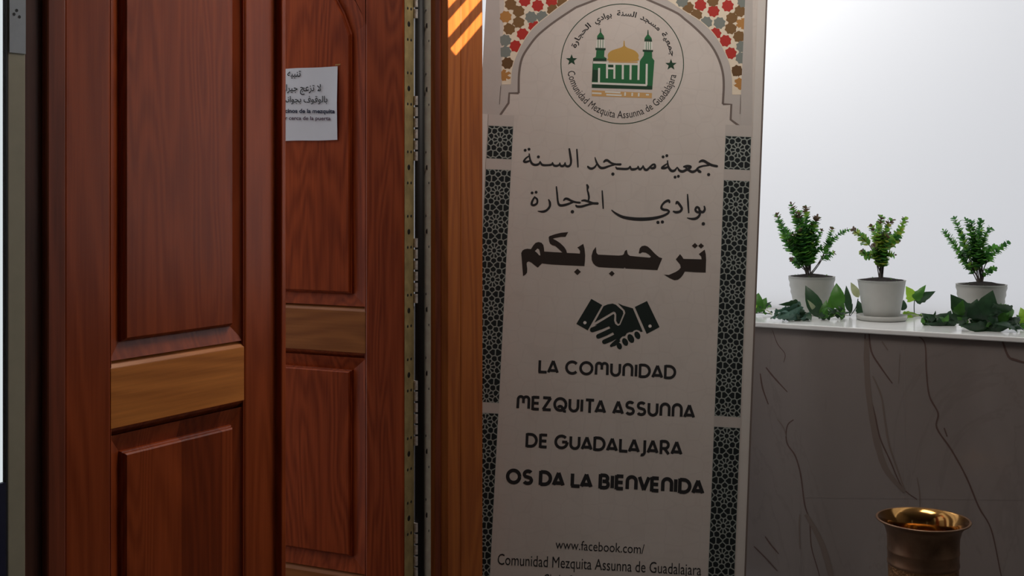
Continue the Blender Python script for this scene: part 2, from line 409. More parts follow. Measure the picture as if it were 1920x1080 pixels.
# left of the doors: sidelight, khaki pilaster, shade-coloured and brown frame members
u = F1.u
e = empty('window_2', F1.m, kind='structure', label='narrow bright sidelight at the left edge beside the khaki pilaster', cat='window')
zb = F1.uz(4, 905)[1]
q = MB(); q.box((u(-330), -.003, zb), (u(8), .002, 2.7)); q.build('pane', M['clear'], e)
q = MB(); q.box((u(-330), -.004, 0), (u(8), .004, zb)); q.build('lower_panel', M['navy'], e, label='navy lower panel')
q = MB(); q.box((u(8), -.004, 0), (u(11.5), .004, 2.7)); q.build('seal', M['dark_line'], e)
q = MB(); q.box((u(11.5), -.004, 0), (u(45), .008, 2.7), 0, .002)
o = q.build('wall_pier', M['khaki'], kind='structure', label='khaki painted pilaster left of the dark wooden door frame', cat='pilaster'); o.matrix_world = F1.m
zp = F1.uz(28, 100)[1]
e = empty('cover_plate', F1.m, label='grey metal cover plate with three dark holes at the top of the khaki pilaster', cat='plate')
q = MB(); q.box((u(13.5), -.006, zp), (u(44), -.0045, zp + .24)); q.build('plate', M['plate'], e)
for x, y in ((22, 27), (27, 20), (32, 32)):
    uu, zz = F1.uz(x, y); q = MB(); a = [(uu + .0028 * math.cos(k * R(30)), -.0064, zz + .0028 * math.sin(k * R(30))) for k in range(12)]; q.poly(a); q.build('hole', M['hole'], e)
e = empty('trim_2', F1.m, kind='structure', label='left wooden door frame, shade-coloured outer strip and brown inner strip', cat='door frame')
q = MB(); q.box((u(45), .002, 0), (u(81), .045, 2.6), 0, .003); q.build('outer_strip', M['shaded_wood'], e, label='brown strip with shade in its colour')  # shadowed return face of the frame, its shade put into the timber colour
q = MB(); q.box((u(81), -.010, 0), (u(117), .10, 2.6), 0, .004); q.build('inner_strip', M['jamb_wood'], e)
e2 = e
q = MB(); q.box((u(-330), 0, 2.6), (u(117), .10, 3.0)); o = q.build('wall_lintel', M['wall'], kind='structure'); o.matrix_world = F1.m
q = MB(); q.box((-2.9, .02, 0), (u(-330), .08, 3.0)); o = q.build('wall_lobby', M['wall'], kind='structure'); o.matrix_world = F1.m

# ------------------------------------------------------------------ doors
ZR1, ZR0 = 1.128, 1.0135          # lock rail top / bottom
def raised_panel(mb, u0, u1, z0, z1, fu0, fu1, fz0, fz1, yb, yf, arch=0.0):
    """flat border plus stepped raised field; arch > 0 rounds the top"""
    def outline(a0, a1, b0, b1, h):
        if not h: return [(a0, b0), (a1, b0), (a1, b1), (a0, b1)]
        c = (a0 + a1) / 2; pts = [(a0, b0), (a1, b0)]
        for k in range(13):
            t = k / 12; pts.append((a1 + (a0 - a1) * t, b1 + h * math.sin(math.pi * t) ** .8))
        return pts
    steps = [(0, yb), (.0012, yb - .006), (.0038, yb - .0072), (.0048, yf + .003), (.0078, yf)]
    rings = [[(x, yb - .011, z) for x, z in outline(u0, u1, z0, z1, arch)]] + [[(x, yb - .0005, z) for x, z in outline(fu0, fu1, fz0, fz1, arch)]] + [[(x, y, z) for x, z in outline(fu0 + d, fu1 - d, fz0 + d, fz1 - d, arch)] for d, y in steps]
    n = len(rings[0]); vs = [p for r in rings for p in r]
    fs = [(i * n + k, i * n + (k + 1) % n, (i + 1) * n + (k + 1) % n, (i + 1) * n + k) for i in range(len(rings) - 1) for k in range(n)]
    fs.append(tuple(range((len(rings) - 1) * n, len(rings) * n))); mb.add(vs, fs)

def arch_head(mb, u0, u1, zs, h, ztop, y0, y1):
    """top rail whose lower edge is an arch"""
    n = 24; low = [(u0 + (u1 - u0) * k / n, zs + h * math.sin(math.pi * k / n) ** .8) for k in range(n + 1)]
    for k in range(n):
        a, b_ = low[k], low[k + 1]
        mb.add([(a[0], y0, a[1]), (b_[0], y0, b_[1]), (b_[0], y0, ztop), (a[0], y0, ztop), (a[0], y1, a[1]), (b_[0], y1, b_[1]), (b_[0], y1, ztop), (a[0], y1, ztop)],
               [(0, 1, 2, 3), (4, 7, 6, 5), (0, 4, 5, 1), (3, 2, 6, 7)])

def door(name, frame, us, mats, label, astragal=False):
    """us: outer left, left stile inner, field left, field right, right stile inner, outer right"""
    e = empty(name, frame.m, kind='structure', label=label, cat='door')
    a, b_, c, d, f, g = us; T = .055
    for s, (p, r_) in enumerate(((a, b_), (f, g))):
        q = MB(); q.box((p, 0, .012), (r_, T, 2.36), 0, .0045, 2); q.build('stile', mats['stile'], e)
        x = r_ if s == 0 else p; sg = 1 if s == 0 else -1
        for (z0, z1) in ((.40, ZR0), (ZR1, 1.92)):                 # sticking along the panel edge
            q = MB(); q.box((x, .0015, z0), (x + sg * .003, T - .006, z1), 0, .0012, 2); q.build('moulding', mats['stile'], e)
    for z0, z1, nm in ((ZR0, ZR1, 'lock_rail'), (.20, .395, 'bottom_rail')):
        q = MB(); q.box((b_, 0.001, z0), (f, T, z1), 0, .0012, 1)
        q.build(nm, mats['rail'], e, label='honey coloured rail')
        for zz, sg in ((z1, 1), (z0, -1)):
            q = MB(); pr = [(.0012, 0), (.0058, .0062), (.0080, .0062), (.0140, .0140), (T, .0140), (T, 0)]
            q.add([(x, y, zz + sg * z) for x in (b_ + .001, f - .001) for y, z in pr], [tuple(range(6)), tuple(range(6, 12))] + [(k, (k + 1) % 6, 6 + (k + 1) % 6, 6 + k) for k in range(6)])
            q.build('moulding', mats['rail'] if sg > 0 else mats['stile'], e)
    q = MB(); q.box((b_, 0, .012), (f, T, .2), 0, .002, 1); q.build('kick_board', mats['stile'], e)
    q = MB(); arch_head(q, b_, f, 1.915, .19, 2.36, 0, T); q.build('arched_head', mats['stile'], e)
    q = MB(); raised_panel(q, b_, f, .4085, ZR0 - .0135, c, d, .45, ZR0 - .048, .016, .001); q.build('lower_panel', mats['panel'], e)
    q = MB(); q.box((b_ - .004, .030, ZR1 - .004), (f + .004, .036, 2.2)); q.build('panel_back', mats['stile'], e)
    q = MB(); q.box((b_ - .004, .030, .39), (f + .004, .036, ZR0 + .004)); q.build('panel_back', mats['stile'], e)
    q = MB(); raised_panel(q, b_, f, ZR1 + .0135, 1.915, c, d, ZR1 + .046, 1.893, .016, .001, .17); q.build('upper_panel', mats['field'], e)
    if astragal:
        q = MB(); q.box((g - .017, -.016, .012), (g - .0015, T, 2.36), 0, .003, 2); q.build('astragal', mats['stile'], e)
    return e
M1 = dict(stile=M['stile'], rail=M['rail'], panel=M['panel'], field=M['field'])
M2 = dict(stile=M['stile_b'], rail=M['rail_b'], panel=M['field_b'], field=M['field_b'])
door('door_1', F1, [u(121), u(208), u(233), u(441), u(459), u(527)], M1, 'closed red-brown panelled door leaf at the left, nearest the viewer', True)
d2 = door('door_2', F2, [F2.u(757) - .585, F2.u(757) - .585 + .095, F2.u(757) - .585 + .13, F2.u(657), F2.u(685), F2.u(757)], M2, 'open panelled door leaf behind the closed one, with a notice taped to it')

# hinge between the open leaf and the post
HY_BIG = [47 + 267 * k for k in range(-1, 5)] + [167 + 267 * k for k in range(-1, 5)]
def hz(py, Y=3.34): return EYE - (py - HY) / FPX * Y
def disc(mb, c, r, ax, n=14):
    """small dome; ax: 'x' or 'y' is the axis it faces along (towards negative)"""
    ring = [(r * math.cos(2 * math.pi * k / n), r * math.sin(2 * math.pi * k / n)) for k in range(n)]
    sg = 1 if ax == 'x' else -1
    def P(a, b_, h): return (c[0] + sg * h, c[1] + a, c[2] + b_) if ax == 'x' else (c[0] + a, c[1] + sg * h, c[2] + b_)
    vs = [P(a, b_, 0) for a, b_ in ring] + [P(a * .7, b_ * .7, .0009) for a, b_ in ring]
    mb.add(vs, [(k, (k + 1) % n, n + (k + 1) % n, n + k) for k in range(n)] + [tuple(range(n, 2 * n))])
q = MB(); q.box((0.0003, .003, .05), (.0018, .052, 2.34)); hp = q.build('hinge_plate', M['brass_plate'], d2, label='tarnished brass hinge plate on the door edge')
qs = MB(); disc(qs, (.0018, 0, 0), .0078, 'x'); big = qs
def place(src, nm, m, par, loc, store={}):
    if nm + m.name not in store:
        o = src.build(nm, m, par); store[nm + m.name] = o
    else:
        o = store[nm + m.name].copy(); COL.objects.link(o); o.parent = par
    o.location = loc; return o
sm = MB(); disc(sm, (.0018, 0, 0), .0042, 'x')
for py in sorted(HY_BIG):
    if not -60 < py < 1150: continue
    place(big, 'screw', M['screw'], hp, (0, .024, hz(py)))
    for dy in (-29, 29):
        for yy in (.018, .036): place(sm, 'screw_hole', M['hole'], hp, (0, yy, hz(py + dy)))
q = MB(); q.lathe([(0, .05), (.0137, .05), (.0137, 2.34), (0, 2.34)], (.0098, .0670, 0), 20); q.build('gap_barrel', M['hole'], d2, label='black barrel filling the shaded hinge gap')  # widened black barrel closes the hinge gap, its shade put into the colour
for k in range(-1, 5):
    y0, y1 = 180 + 267 * k, 305 + 267 * k
    for j in range(6):
        a, b_ = y0 + (y1 - y0) * j / 6, y0 + (y1 - y0) * (j + .82) / 6
        q = MB(); q.lathe([(0, hz(b_)), (.0058, hz(b_)), (.0058, hz(a)), (0, hz(a))], (.0068, .0535, 0), 14, smooth=False); q.build('knuckle', M['knuckle'], d2)

# post: reveal with the second hinge plate, honey face towards the room
sC = FR.u(840)
e = empty('trim_3', FR.m, kind='structure', label='wooden door post between the hinged leaf and the printed banner', cat='door frame')
q = MB(); q.box((.0, 0.001, 0), (sC - .001, .06, 2.6), 0, .002, 1)
q.box((FR.u(817), -.004, 0), (FR.u(827), .02, 2.6), 0, .0015, 1)
q.box((-.042, .022, 0), (.001, .06, 2.6), 0, .002, 1)
q.build('reveal', M['jamb_wood'], e)
q = MB(); q.box((.001, -.0015, .05), (FR.u(808), .0, 2.34)); hp = q.build('hinge_plate', M['steel_plate'], e, label='pale steel hinge plate on the post')
bigy = MB(); disc(bigy, (0, -.0015, 0), .0080, 'y'); smy = MB(); disc(smy, (0, -.0015, 0), .0045, 'y')
for py in sorted(HY_BIG):
    if not -60 < py < 1150: continue
    place(bigy, 'screw', M['screw'], hp, (.0095, 0, hz(py)))
    for dy, xx in ((-29, .006), (29, .0155)): place(smy, 'screw_hole', M['hole'], hp, (xx, 0, hz(py + dy)))
FC = Frame(*FR.world(sC, 0, 0).xy, *WD)      # face of the post towards the room
q = MB(); L = FC.u(905); ug = FC.u(864)
for x0, x1 in ((0, ug - .0009), (ug + .0009, L)):
    q.box((x0, 0, 0), (x1, sC - .002, 2.6), 0, .0015, 1)
cf = q.build('post_face', M['honey'], None, kind='structure', label='honey coloured post face')
cf.parent = e; cf.matrix_parent_inverse = Matrix.Identity(4); cf.matrix_basis = FR.m.inverted() @ FC.m
del cf['kind']
q = MB(); q.box((u(121), 0.0, 2.38), (u(527) + .66, .10, 2.6), 0, .004, 1); o = q.build('trim_4', M['jamb_wood'], kind='structure', label='wooden head of the door frame over both leaves', cat='door frame'); o.matrix_world = F1.m
q = MB(); q.box((u(121), 0.0, 2.6), (u(527) + .66, .10, 3.0)); o = q.build('wall_door', M['wall'], kind='structure'); o.matrix_world = F1.m

# added unseen slats and boards that cut the sun lamp into stripes
ldir = Vector((.4047, .6982, .5905)).normalized(); ctr = SUN_POS.lerp(SUN_AT, .55)
ray = (SUN_AT - SUN_POS).normalized(); lat = ldir.cross(ray).normalized(); ray = lat.cross(ldir) * -1
lm = Matrix(((ldir.x, lat.x, ray.x, ctr.x), (ldir.y, lat.y, ray.y, ctr.y), (ldir.z, lat.z, ray.z, ctr.z), (0, 0, 0, 1)))
e = empty('stripe_screen', lm, label='added slatted screen out of view, shaping the sun stripes on the post', cat='screen')
for a, b_ in ((-.0026, .0102), (-.0337, -.0201), (.045, .10), (-.15, -.0471)):
    q = MB(); q.box((-.17, a, -.004), (.17, b_, .004)); q.build('slat', M['honey'], e)
def shade_pt(px, py):                    # where the sun ray to that spot of the post crosses the screen
    uu, z_ = FC.uz(px, py); d = FC.world(uu, 0, z_) - SUN_POS; t = (ctr - SUN_POS).dot(ray) / d.dot(ray)
    p = lm.inverted() @ (SUN_POS + d * t); return p.x, p.y
for px, sg in ((841, -1), (903.5, 1)):
    (xa, ya_), (xb, yb_) = shade_pt(px, -160), shade_pt(px, 260); q = MB()
    pts = [(xa, ya_), (xb, yb_), (xb + sg * .15, yb_), (xa + sg * .15, ya_)]
    q.add([(x, y, z) for z in (.005, .012) for x, y in pts], [(0, 1, 2, 3), (7, 6, 5, 4)] + [(k, (k + 1) % 4, 4 + (k + 1) % 4, 4 + k) for k in range(4)]); q.build('side_board', M['honey'], e)
q = MB(); top = lm.inverted() @ Vector((ctr.x + .12, ctr.y + .12, 3.0)); q.tube([(.15, .09, 0), top], .006, 8); q.build('hanger', M['honey'], e)

# ------------------------------------------------------------------ notice on the open leaf
def font_mesh(text, res=3, bold=0.0):
    c = bpy.data.curves.new('t', 'FONT'); c.body = text; c.resolution_u = res; c.offset = bold
    o = bpy.data.objects.new('t', c); COL.objects.link(o)
    me = bpy.data.meshes.new_from_object(o.evaluated_get(bpy.context.evaluated_depsgraph_get()))
    v = [p.co.copy() for p in me.vertices]; f = [tuple(p.vertices) for p in me.polygons]
    bpy.data.objects.remove(o); bpy.data.curves.remove(c); bpy.data.meshes.remove(me)
    return v, f
def font_line(mb, text, p0, p1, h, y, bold=0.0, mi=0, cap=.73):
    """text fitted from p0 to p1 (2-D points of its baseline) with capital height h"""
    v, f = font_mesh(text, 3, bold)
    x0, x1 = min(p.x for p in v), max(p.x for p in v)
    a, b_ = Vector(p0), Vector(p1); d = b_ - a; n = Vector((-d.y, d.x)).normalized()
    out = []
    for p in v:
        q_ = a + d * ((p.x - x0) / (x1 - x0)) + n * (p.y / cap * h); out.append((q_.x, y, q_.y))
    mb.add(out, f, mi)
# Arabic letters in presentation forms, listed in reading order and reversed for the page
def ar(codes): return ''.join(chr(c) if c > 32 else ' ' for c in codes)[::-1]
e = empty('paper_notice', F2.m, label='white paper notice in two languages taped to the open door leaf', cat='notice')
ya = -.0015
(x1, zt), (_, zb) = F2.uz(634, 124.5), F2.uz(634, 262.5)
x0 = x1 - .178
q = MB(); n = 14; mm = 10
for j in range(mm + 1):
    for i in range(n + 1):
        s, t = i / n, j / mm
        q.v.append((x0 + (x1 - x0) * s, .004 - .0022 - .0012 * (math.sin(s * 5 + t * 3) * .5 + .5) - (.003 * max(0, s - .85) / .15) * (1 - abs(2 * t - 1)), zt + (zb - zt) * t + .0006 * math.sin(s * 7)))
q.v = [(a, b_ - .0045, c) for a, b_, c in q.v]
for j in range(mm):
    for i in range(n): q.f.append((j * (n + 1) + i, j * (n + 1) + i + 1, (j + 1) * (n + 1) + i + 1, (j + 1) * (n + 1) + i)); q.mi.append(0); q.sm.append(True)
q.build('sheet', M['paper'], e)
yp = -.0062
LIN = [([0xFE97, 0xFEE8, 0xFE92, 0xFEF4, 0xFEEA], 541, 566, 144, 13, 'ink', .012),
       ([0xFEFB, 32, 0xFE97, 0xFEB0, 0xFECB, 0xFE9E, 32, 0xFE9F, 0xFEF4, 0xFEAE, 0xFE8D, 0xFEE5], 528, 604, 171, 13, 'ink', .01),
       ([0xFE91, 0xFE8E, 0xFEDF, 0xFEED, 0xFED7, 0xFEEE, 0xFED1, 32, 0xFE91, 0xFEA0, 0xFEEE, 0xFE8D, 0xFEE7, 0xFE90], 526, 616, 192, 12, 'ink', .01)]
for cds, xa, xb, yy, hh, mk, bo in LIN:
    q = MB(); q.flat = True; font_line(q, ar(cds), F2.uz(xa, yy), F2.uz(xb, yy), hh * .0015, yp, bo); q.build('lettering', M[mk], e, label='black Arabic line')
q = MB(); q.flat = True; font_line(q, 'vecinos de la mezquita', F2.uz(526, 211.5), F2.uz(630, 212.5), .0118, yp, .03); q.build('lettering', M['ink_navy'], e, label='navy line of text')
q = MB(); q.flat = True; font_line(q, 'estar cerca de la puerta', F2.uz(520, 224.5), F2.uz(622, 225.5), .0105, yp, .02); q.build('lettering', M['ink_plum'], e, label='plum line of text')
q = MB(); xx, zz = F2.uz(637, 121); q.poly([(xx - .012, -.0064, zz - .003), (xx + .003, -.0022, zz - .002), (xx + .004, -.0022, zz + .002), (xx - .010, -.0064, zz + .001)]); q.build('tape', M['p_tan'], e)

# ------------------------------------------------------------------ printed roll-up banner
BR = Matrix(((.9965523, .06498571, .05157888), (-.06851777, .99519436, .06995358), (-.04678502, -.07324647, .9962159)))
BS = 1.035
BT = Vector((.00407877, 3.62, .17595432)) * BS          # corner of the left column, measured from the lens
BW = .62027 * BS                                        # distance between the two columns
VB = -1.60                                              # base of the banner below that corner
BO = Vector((BW / 2, 0, VB))                            # origin of the banner's own frame
bm_ = BR.to_4x4(); bm_.translation = Vector((0, 0, EYE)) + BT + BR @ BO
def bl(px, py):
    d = Vector(((px - CX) / FPX, 1, -(py - HY) / FPX)); n = BR.col[1]
    p = d * (n.dot(BT) / n.dot(d)) - BT
    return p.dot(BR.col[0]) - BO.x, p.dot(BR.col[2]) - BO.z
PXM = 3.70 / FPX                                        # metres per picture pixel on the banner
def crop(ox, oy, s): return lambda x, y: bl(ox + x / s, oy + y / s)
def LY(k): return -.0016 - .00012 * k                   # print layers
def at_v(py_v): return py_v - BO.z
BAN = empty('roll_up_banner', bm_, label='tall printed welcome banner with a mosque emblem, standing before the window', cat='banner')
uL, uR = bl(911.5, 0)[0], bl(1436, 60)[0]
vT = bl(1170, -62)[1]
q = MB(); q.box((uL, -.0014, .05), (uR, .0014, vT)); q.build('printed_sheet', M['vinyl'], BAN)
q = MB(); q.tube([(uL - .004, 0, vT), (uR + .004, 0, vT)], .011, 12); q.build('top_rail', M['alu'], BAN)
q = MB(); q.tube([(0, .028, .08), (0, .016, vT - .01)], .009, 10); q.build('rear_pole', M['alu'], BAN)
def print_poly(name, mat, pts, k, parent, cr=None, **kw):
    q = MB(); q.flat = True
    q.poly([((cr(*p) if cr else bl(*p))[0], LY(k), (cr(*p) if cr else bl(*p))[1]) for p in pts]); return q.build(name, mat, parent, **kw)
def loc(pts, cr=None): return [(cr(*p) if cr else bl(*p)) for p in pts]

# mosaic corners behind the arch
LO = [(1000, 0), (880, 85), (760, 180), (640, 275), (560, 360), (480, 480), (420, 600), (380, 700), (355, 800), (345, 945)]
cL, cR5 = crop(900, 0, 6), crop(1260, 0, 4.5)
RO = [(30, 45), (130, 110), (240, 178), (330, 260), (400, 355), (450, 450), (485, 535), (503, 620), (510, 700), (510, 795)]
outL = loc(LO, cL); outR = loc(RO, cR5); apex = bl(1168, -52)
mosL = loc([(945.5, -62), (945.5, 0), (943, 70), (940.8, 158)]); mosR = loc([(1399, -62), (1396.8, 0), (1394, 70), (1389, 177)])
mo = MB(); mo.flat = True
mo.poly([(x, LY(1), z) for x, z in mosL + [outL[-1]] + outL[::-1] + [apex, (apex[0], vT - .012), (mosL[0][0], vT - .012)]])
mosaic0 = mo.build('mosaic_ground', M['p_cream'], BAN, label='cream ground of the left printed mosaic'); mo = MB(); mo.flat = True
mo.poly([(x, LY(1), z) for x, z in [(mosR[0][0], vT - .012), (apex[0] + .001, vT - .012), (apex[0] + .001, apex[1])] + outR + [mosR[-1]] + mosR[::-1]])
mosaic = mo.build('mosaic_ground', M['p_cream'], BAN, label='cream ground of the right printed mosaic')
CELL = {'p_red': ([(505, 8), (650, 65), (805, 15), (480, 385), (400, 520), (610, 300)], [(240, 45), (350, 95), (470, 50), (450, 345), (495, 450), (365, 285)]),
        'p_brown': ([(345, 50), (435, 130), (435, 250), (330, 325), (930, 45), (820, 118)], [(135, 65), (345, 8), (575, 95), (505, 155), (495, 240), (565, 310), (205, 128)]),
        'p_slate': ([(575, 195), (700, 190), (285, 455), (285, 585)], [(85, 12), (290, 190), (400, 195), (590, 395), (585, 490), (600, 15)]),
        'p_dkbrown': ([(310, 712)], [(548, 600)]), 'p_orange': ([(290, 190), (285, 848)], [(590, 200), (570, 708)])}
tint = ['p_red', 'p_brown', 'p_red', 'p_slate', 'p_brown', 'p_orange', 'p_dkbrown']
for j in range(3):                       # the rows above, up to the top rail
    for i in range(10):
        if j or i not in (0, 3): CELL[tint[(i * 2 + j * 3) % 7]][0].append((335 + 128 * i + 64 * (j % 2), -85 - 116 * j))
        if i < 10 and (j or i not in (9,)): CELL[tint[(i * 3 + j * 2) % 7]][1].append((-300 + 97 * i + 48 * (j % 2) - (40 if j % 2 else 0), -72 - 86 * j))
tn = 0
for mk, (ls, rs) in CELL.items():
    for pts, cr, r_, par in ((ls, cL, 72, mosaic0), (rs, cR5, 54, mosaic)):
        for (x, y) in pts:
            if cr(x, y)[1] > vT - .034: continue
            q = MB(); q.flat = True; o_ = random.uniform(0, .3); n = 16; tn = tn + 1
            q.poly([(*(lambda t: (t[0], LY(2) - tn * 1e-6, t[1]))(cr(x + r_ * (1.0 if k % 2 else .82) * math.cos(2 * math.pi * k / n + o_), y + r_ * (1.0 if k % 2 else .82) * math.sin(2 * math.pi * k / n + o_))),) for k in range(n)])
            q.build('mosaic_tile', M[mk], par)
for (x, y, a), cr, s in [((355, 128, 150), cL, 1), ((378, 190, 0), cL, 1), ((345, 252, 60), cL, 1), ((310, 795, 130), cL, 1), ((335, 850, 0), cL, 1), ((308, 905, 60), cL, 1),
                         ((475, 192, 180), cL, 1), ((545, 655, 130), cR5, .75), ((525, 705, 180), cR5, .75), ((545, 750, 230), cR5, .75), ((570, 155, 220), cR5, .75), ((535, 200, 180), cR5, .75), ((570, 245, 130), cR5, .75)]:
    q = MB(); q.flat = True; ca, sa = math.cos(R(a)), math.sin(R(a))
    q.poly([(*(lambda t: (t[0], LY(3), t[1]))(cr(x + s * (dx * ca - dy * sa), y + s * (dx * sa + dy * ca))),) for dx, dy in ((34, 0), (0, 17), (-26, 0), (0, -17))])
    q.build('mosaic_kite', M['p_cream'], mosaic0 if cr is cL else mosaic)

# grey arch band, pale panel inside it, brown shade lines
stepL, stepR = loc([(941, 157.5), (938, 196), (936, 218)]), loc([(1389, 177), (1388, 213), (1389.5, 238)])
band = [(x, z) for x, z in stepL[::-1]] + outL[::-1] + [apex] + outR + stepR
q = MB(); q.flat = True; q.poly([(x, LY(4), z) for x, z in band]); arch = q.build('arch_band', M['vinyl_band'], BAN, label='grey printed arch')
inL = loc([(1080, 85), (920, 190), (780, 290), (640, 410), (540, 540), (480, 640), (452, 740), (438, 860), (436, 1000), (436, 1050), (330, 1050), (322, 1160), (225, 1300)], cL)
inR = loc([(0, 90), (110, 165), (220, 260), (320, 370), (385, 480), (425, 600), (436, 720), (428, 880), (500, 882), (494, 1010), (580, 1075)], cR5)
apin = bl(1168, -20)
pan = inL[::-1] + [apin] + inR
q = MB(); q.flat = True; q.poly([(x, LY(5), z) for x, z in pan + [(inR[-1][0], .06), (inL[-1][0], .06)]]); q.build('arch_field', M['vinyl'], arch)
q = MB(); q.flat = True
for P in (smooth_path(inL[:10] , 4), inL[9:], smooth_path([apin] + inR[:8], 4), inR[7:]):
    ribbon(q, P, LY(6), 0, [.0068] * len(P))
ribbon(q, smooth_path([inL[0], apin], 4), LY(6), 0, [.0068] * 2)
for a, b_ in (((939, 161), (936.6, 196)), ((1388.9, 178), (1387.4, 214))): ribbon(q, [bl(*a), bl(*b_)], LY(6), 0, [.0022, .0022])
q.build('arch_shade_line', M['p_line'], arch)
for P, (a, b_) in ((outL, ((941, 158), (957.5, 158))), (outR, ((1373, 177), (1389, 177)))):
    q = MB(); q.flat = True; ribbon(q, smooth_path(P, 3), LY(6), 0, [.0022] * (len(P) * 3 - 2)); q.build('arch_light_line', M['p_cream'], arch)
    q = MB(); q.flat = True; ribbon(q, [bl(*a), bl(*b_)], LY(6), 0, [.0022, .0022]); q.build('arch_light_line', M['p_cream'], arch)
# pale side margins
zh = bl(940, 215)[1]
q = MB(); q.flat = True
q.poly([(x, LY(7), z) for x, z in [(uL, zh), bl(918, 215)] + [bl(933, 120), bl(936, 0), bl(938, -62)] + [(uL, vT - .012)]])
q.build('grey_margin', M['vinyl_band'], BAN); q = MB(); q.flat = True
q.poly([(x, LY(7), z) for x, z in [bl(1397, -62), bl(1396.8, 0), bl(1394, 70), bl(1389, 177), bl(1389, 240), bl(1410, 245), bl(1411, 0), bl(1412, -62)]][::-1])
q.build('grey_margin', M['vinyl_band'], BAN)
q = MB(); q.flat = True
q.poly([(x, LY(6), z) for x, z in [bl(934, -62), bl(936, 0), bl(940.5, 158), bl(937, 218), bl(918, 218)] + [(bl(918, 218)[0], vT - .02)]])
q.build('inner_margin', M['vinyl_band'], BAN)
q = MB(); q.flat = True
cu = .0772
uc0, uc1 = -BW / 2 - cu, BW / 2 + cu
q.poly([(uc1 + .004, LY(8), .06), (uR - .004, LY(8), .06), (uR - .004, LY(8), vT - .012), (uc1 + .004, LY(8), vT - .012)])
q.build('pale_margin', M['vinyl_edge'], BAN); q = MB(); q.flat = True
q.poly([(uL + .001, LY(8), .06), (uc0 - .003, LY(8), .06), (uc0 - .003, LY(8), zh), (uL + .001, LY(8), zh)])
q.build('pale_margin', M['vinyl_edge'], BAN)
q = MB(); q.box((uR - .0035, -.004, .05), (uR + .001, .002, vT)); q.build('edge_strip', M['p_line'], BAN, label='dark edge strip')

# lattice columns: cells of a ten-petal star pattern, clipped to their block
def clip(poly, a, nx, nz):
    out = []
    for i in range(len(poly)):
        p, q_ = poly[i], poly[(i + 1) % len(poly)]
        dp = (p[0] - a[0]) * nx + (p[1] - a[1]) * nz; dq = (q_[0] - a[0]) * nx + (q_[1] - a[1]) * nz
        if dp <= 0: out.append(p)
        if dp * dq < 0:
            t = dp / (dp - dq); out.append((p[0] + (q_[0] - p[0]) * t, p[1] + (q_[1] - p[1]) * t))
    return out
UN = cu / 450.0                                         # one pattern unit in metres
PER = 510 * UN
SEED = [(0, 0)]
for k in range(10):
    a = R(36 * k + 18 + 0); SEED.append((162 * math.cos(a), 170 * math.sin(a)))
    SEED.append((88 * math.cos(a + R(18)), 96 * math.sin(a + R(18))))
SEED = [s for s in SEED] + [(sx * x, z) for sx in (-1, 1) for x, z in ((158, 255), (72, 255), (215, 150), (215, -150), (222, 0))]
def column(name, x0, x1, z0, z1, zc, parent, lab):
    q = MB(); q.flat = True
    q.poly([(x0, LY(8), z0), (x1, LY(8), z0), (x1, LY(8), z1), (x0, LY(8), z1)])
    o = q.build(name, M['p_lattice'], parent, label=lab)
    q = MB(); q.flat = True
    xc = (x0 + x1) / 2; k0 = int((z0 - zc) // PER) - 1; k1 = int((z1 - zc) // PER) + 2
    S = []
    for k in range(k0, k1 + 1):
        for sx, sz in SEED:
            S.append((xc + sx * UN, zc + k * PER + sz * UN, sx == 0 and sz == 0))
    ins = 9.5 * UN
    for i, (x, z, core) in enumerate(S):
        if not (z0 - .02 < z < z1 + .02): continue
        P = [(x0, z0), (x1, z0), (x1, z1), (x0, z1)]
        P = [(x0 + .001, z0 + .001), (x1 - .001, z0 + .001), (x1 - .001, z1 - .001), (x0 + .001, z1 - .001)]
        for j, (a, b_, c_) in enumerate(S):
            if i == j or abs(b_ - z) > .09: continue
            dx, dz = a - x, b_ - z; L_ = math.hypot(dx, dz)
            if L_ < 1e-6: continue
            h = L_ / 2 - ins; P = clip(P, (x + dx / L_ * h, z + dz / L_ * h), dx / L_, dz / L_)
            if len(P) < 3: break
        if len(P) >= 3: q.poly([(a, LY(9), b_) for a, b_ in P])
    q.build('lattice_cells', M['p_night'], o); return o
def vb(px, py): return bl(px, py)[1]
cl0, cl1 = -BW / 2 - cu, -BW / 2
cr0, cr1 = BW / 2, BW / 2 + cu
zz = [vb(940, 236.5), vb(940, 298.4), vb(935, 318), vb(915, 754.5), vb(914, 774)]
for nm, x0, x1, lab in (('lattice_column', cl0, cl1, 'left'), ('lattice_column', cr0, cr1, 'right')):
    column(nm, x0, x1, zz[1], zz[0], zz[0] - 245 * UN, BAN, None)
    column(nm, x0, x1, zz[3], zz[2], zz[2] - 420 * UN, BAN, None)
    column(nm, x0, x1, .06, zz[4], zz[4] - 150 * UN, BAN, None)
    for a, b_ in ((zz[0], zz[0] + .034), (zz[2], zz[1]), (zz[4], zz[3])):
        q = MB(); q.flat = True; q.poly([(x0 - .001, LY(9), a), (x1 + .001, LY(9), a), (x1 + .001, LY(9), b_), (x0 - .001, LY(9), b_)])
        q.build('column_header', M['vinyl_head'], BAN)

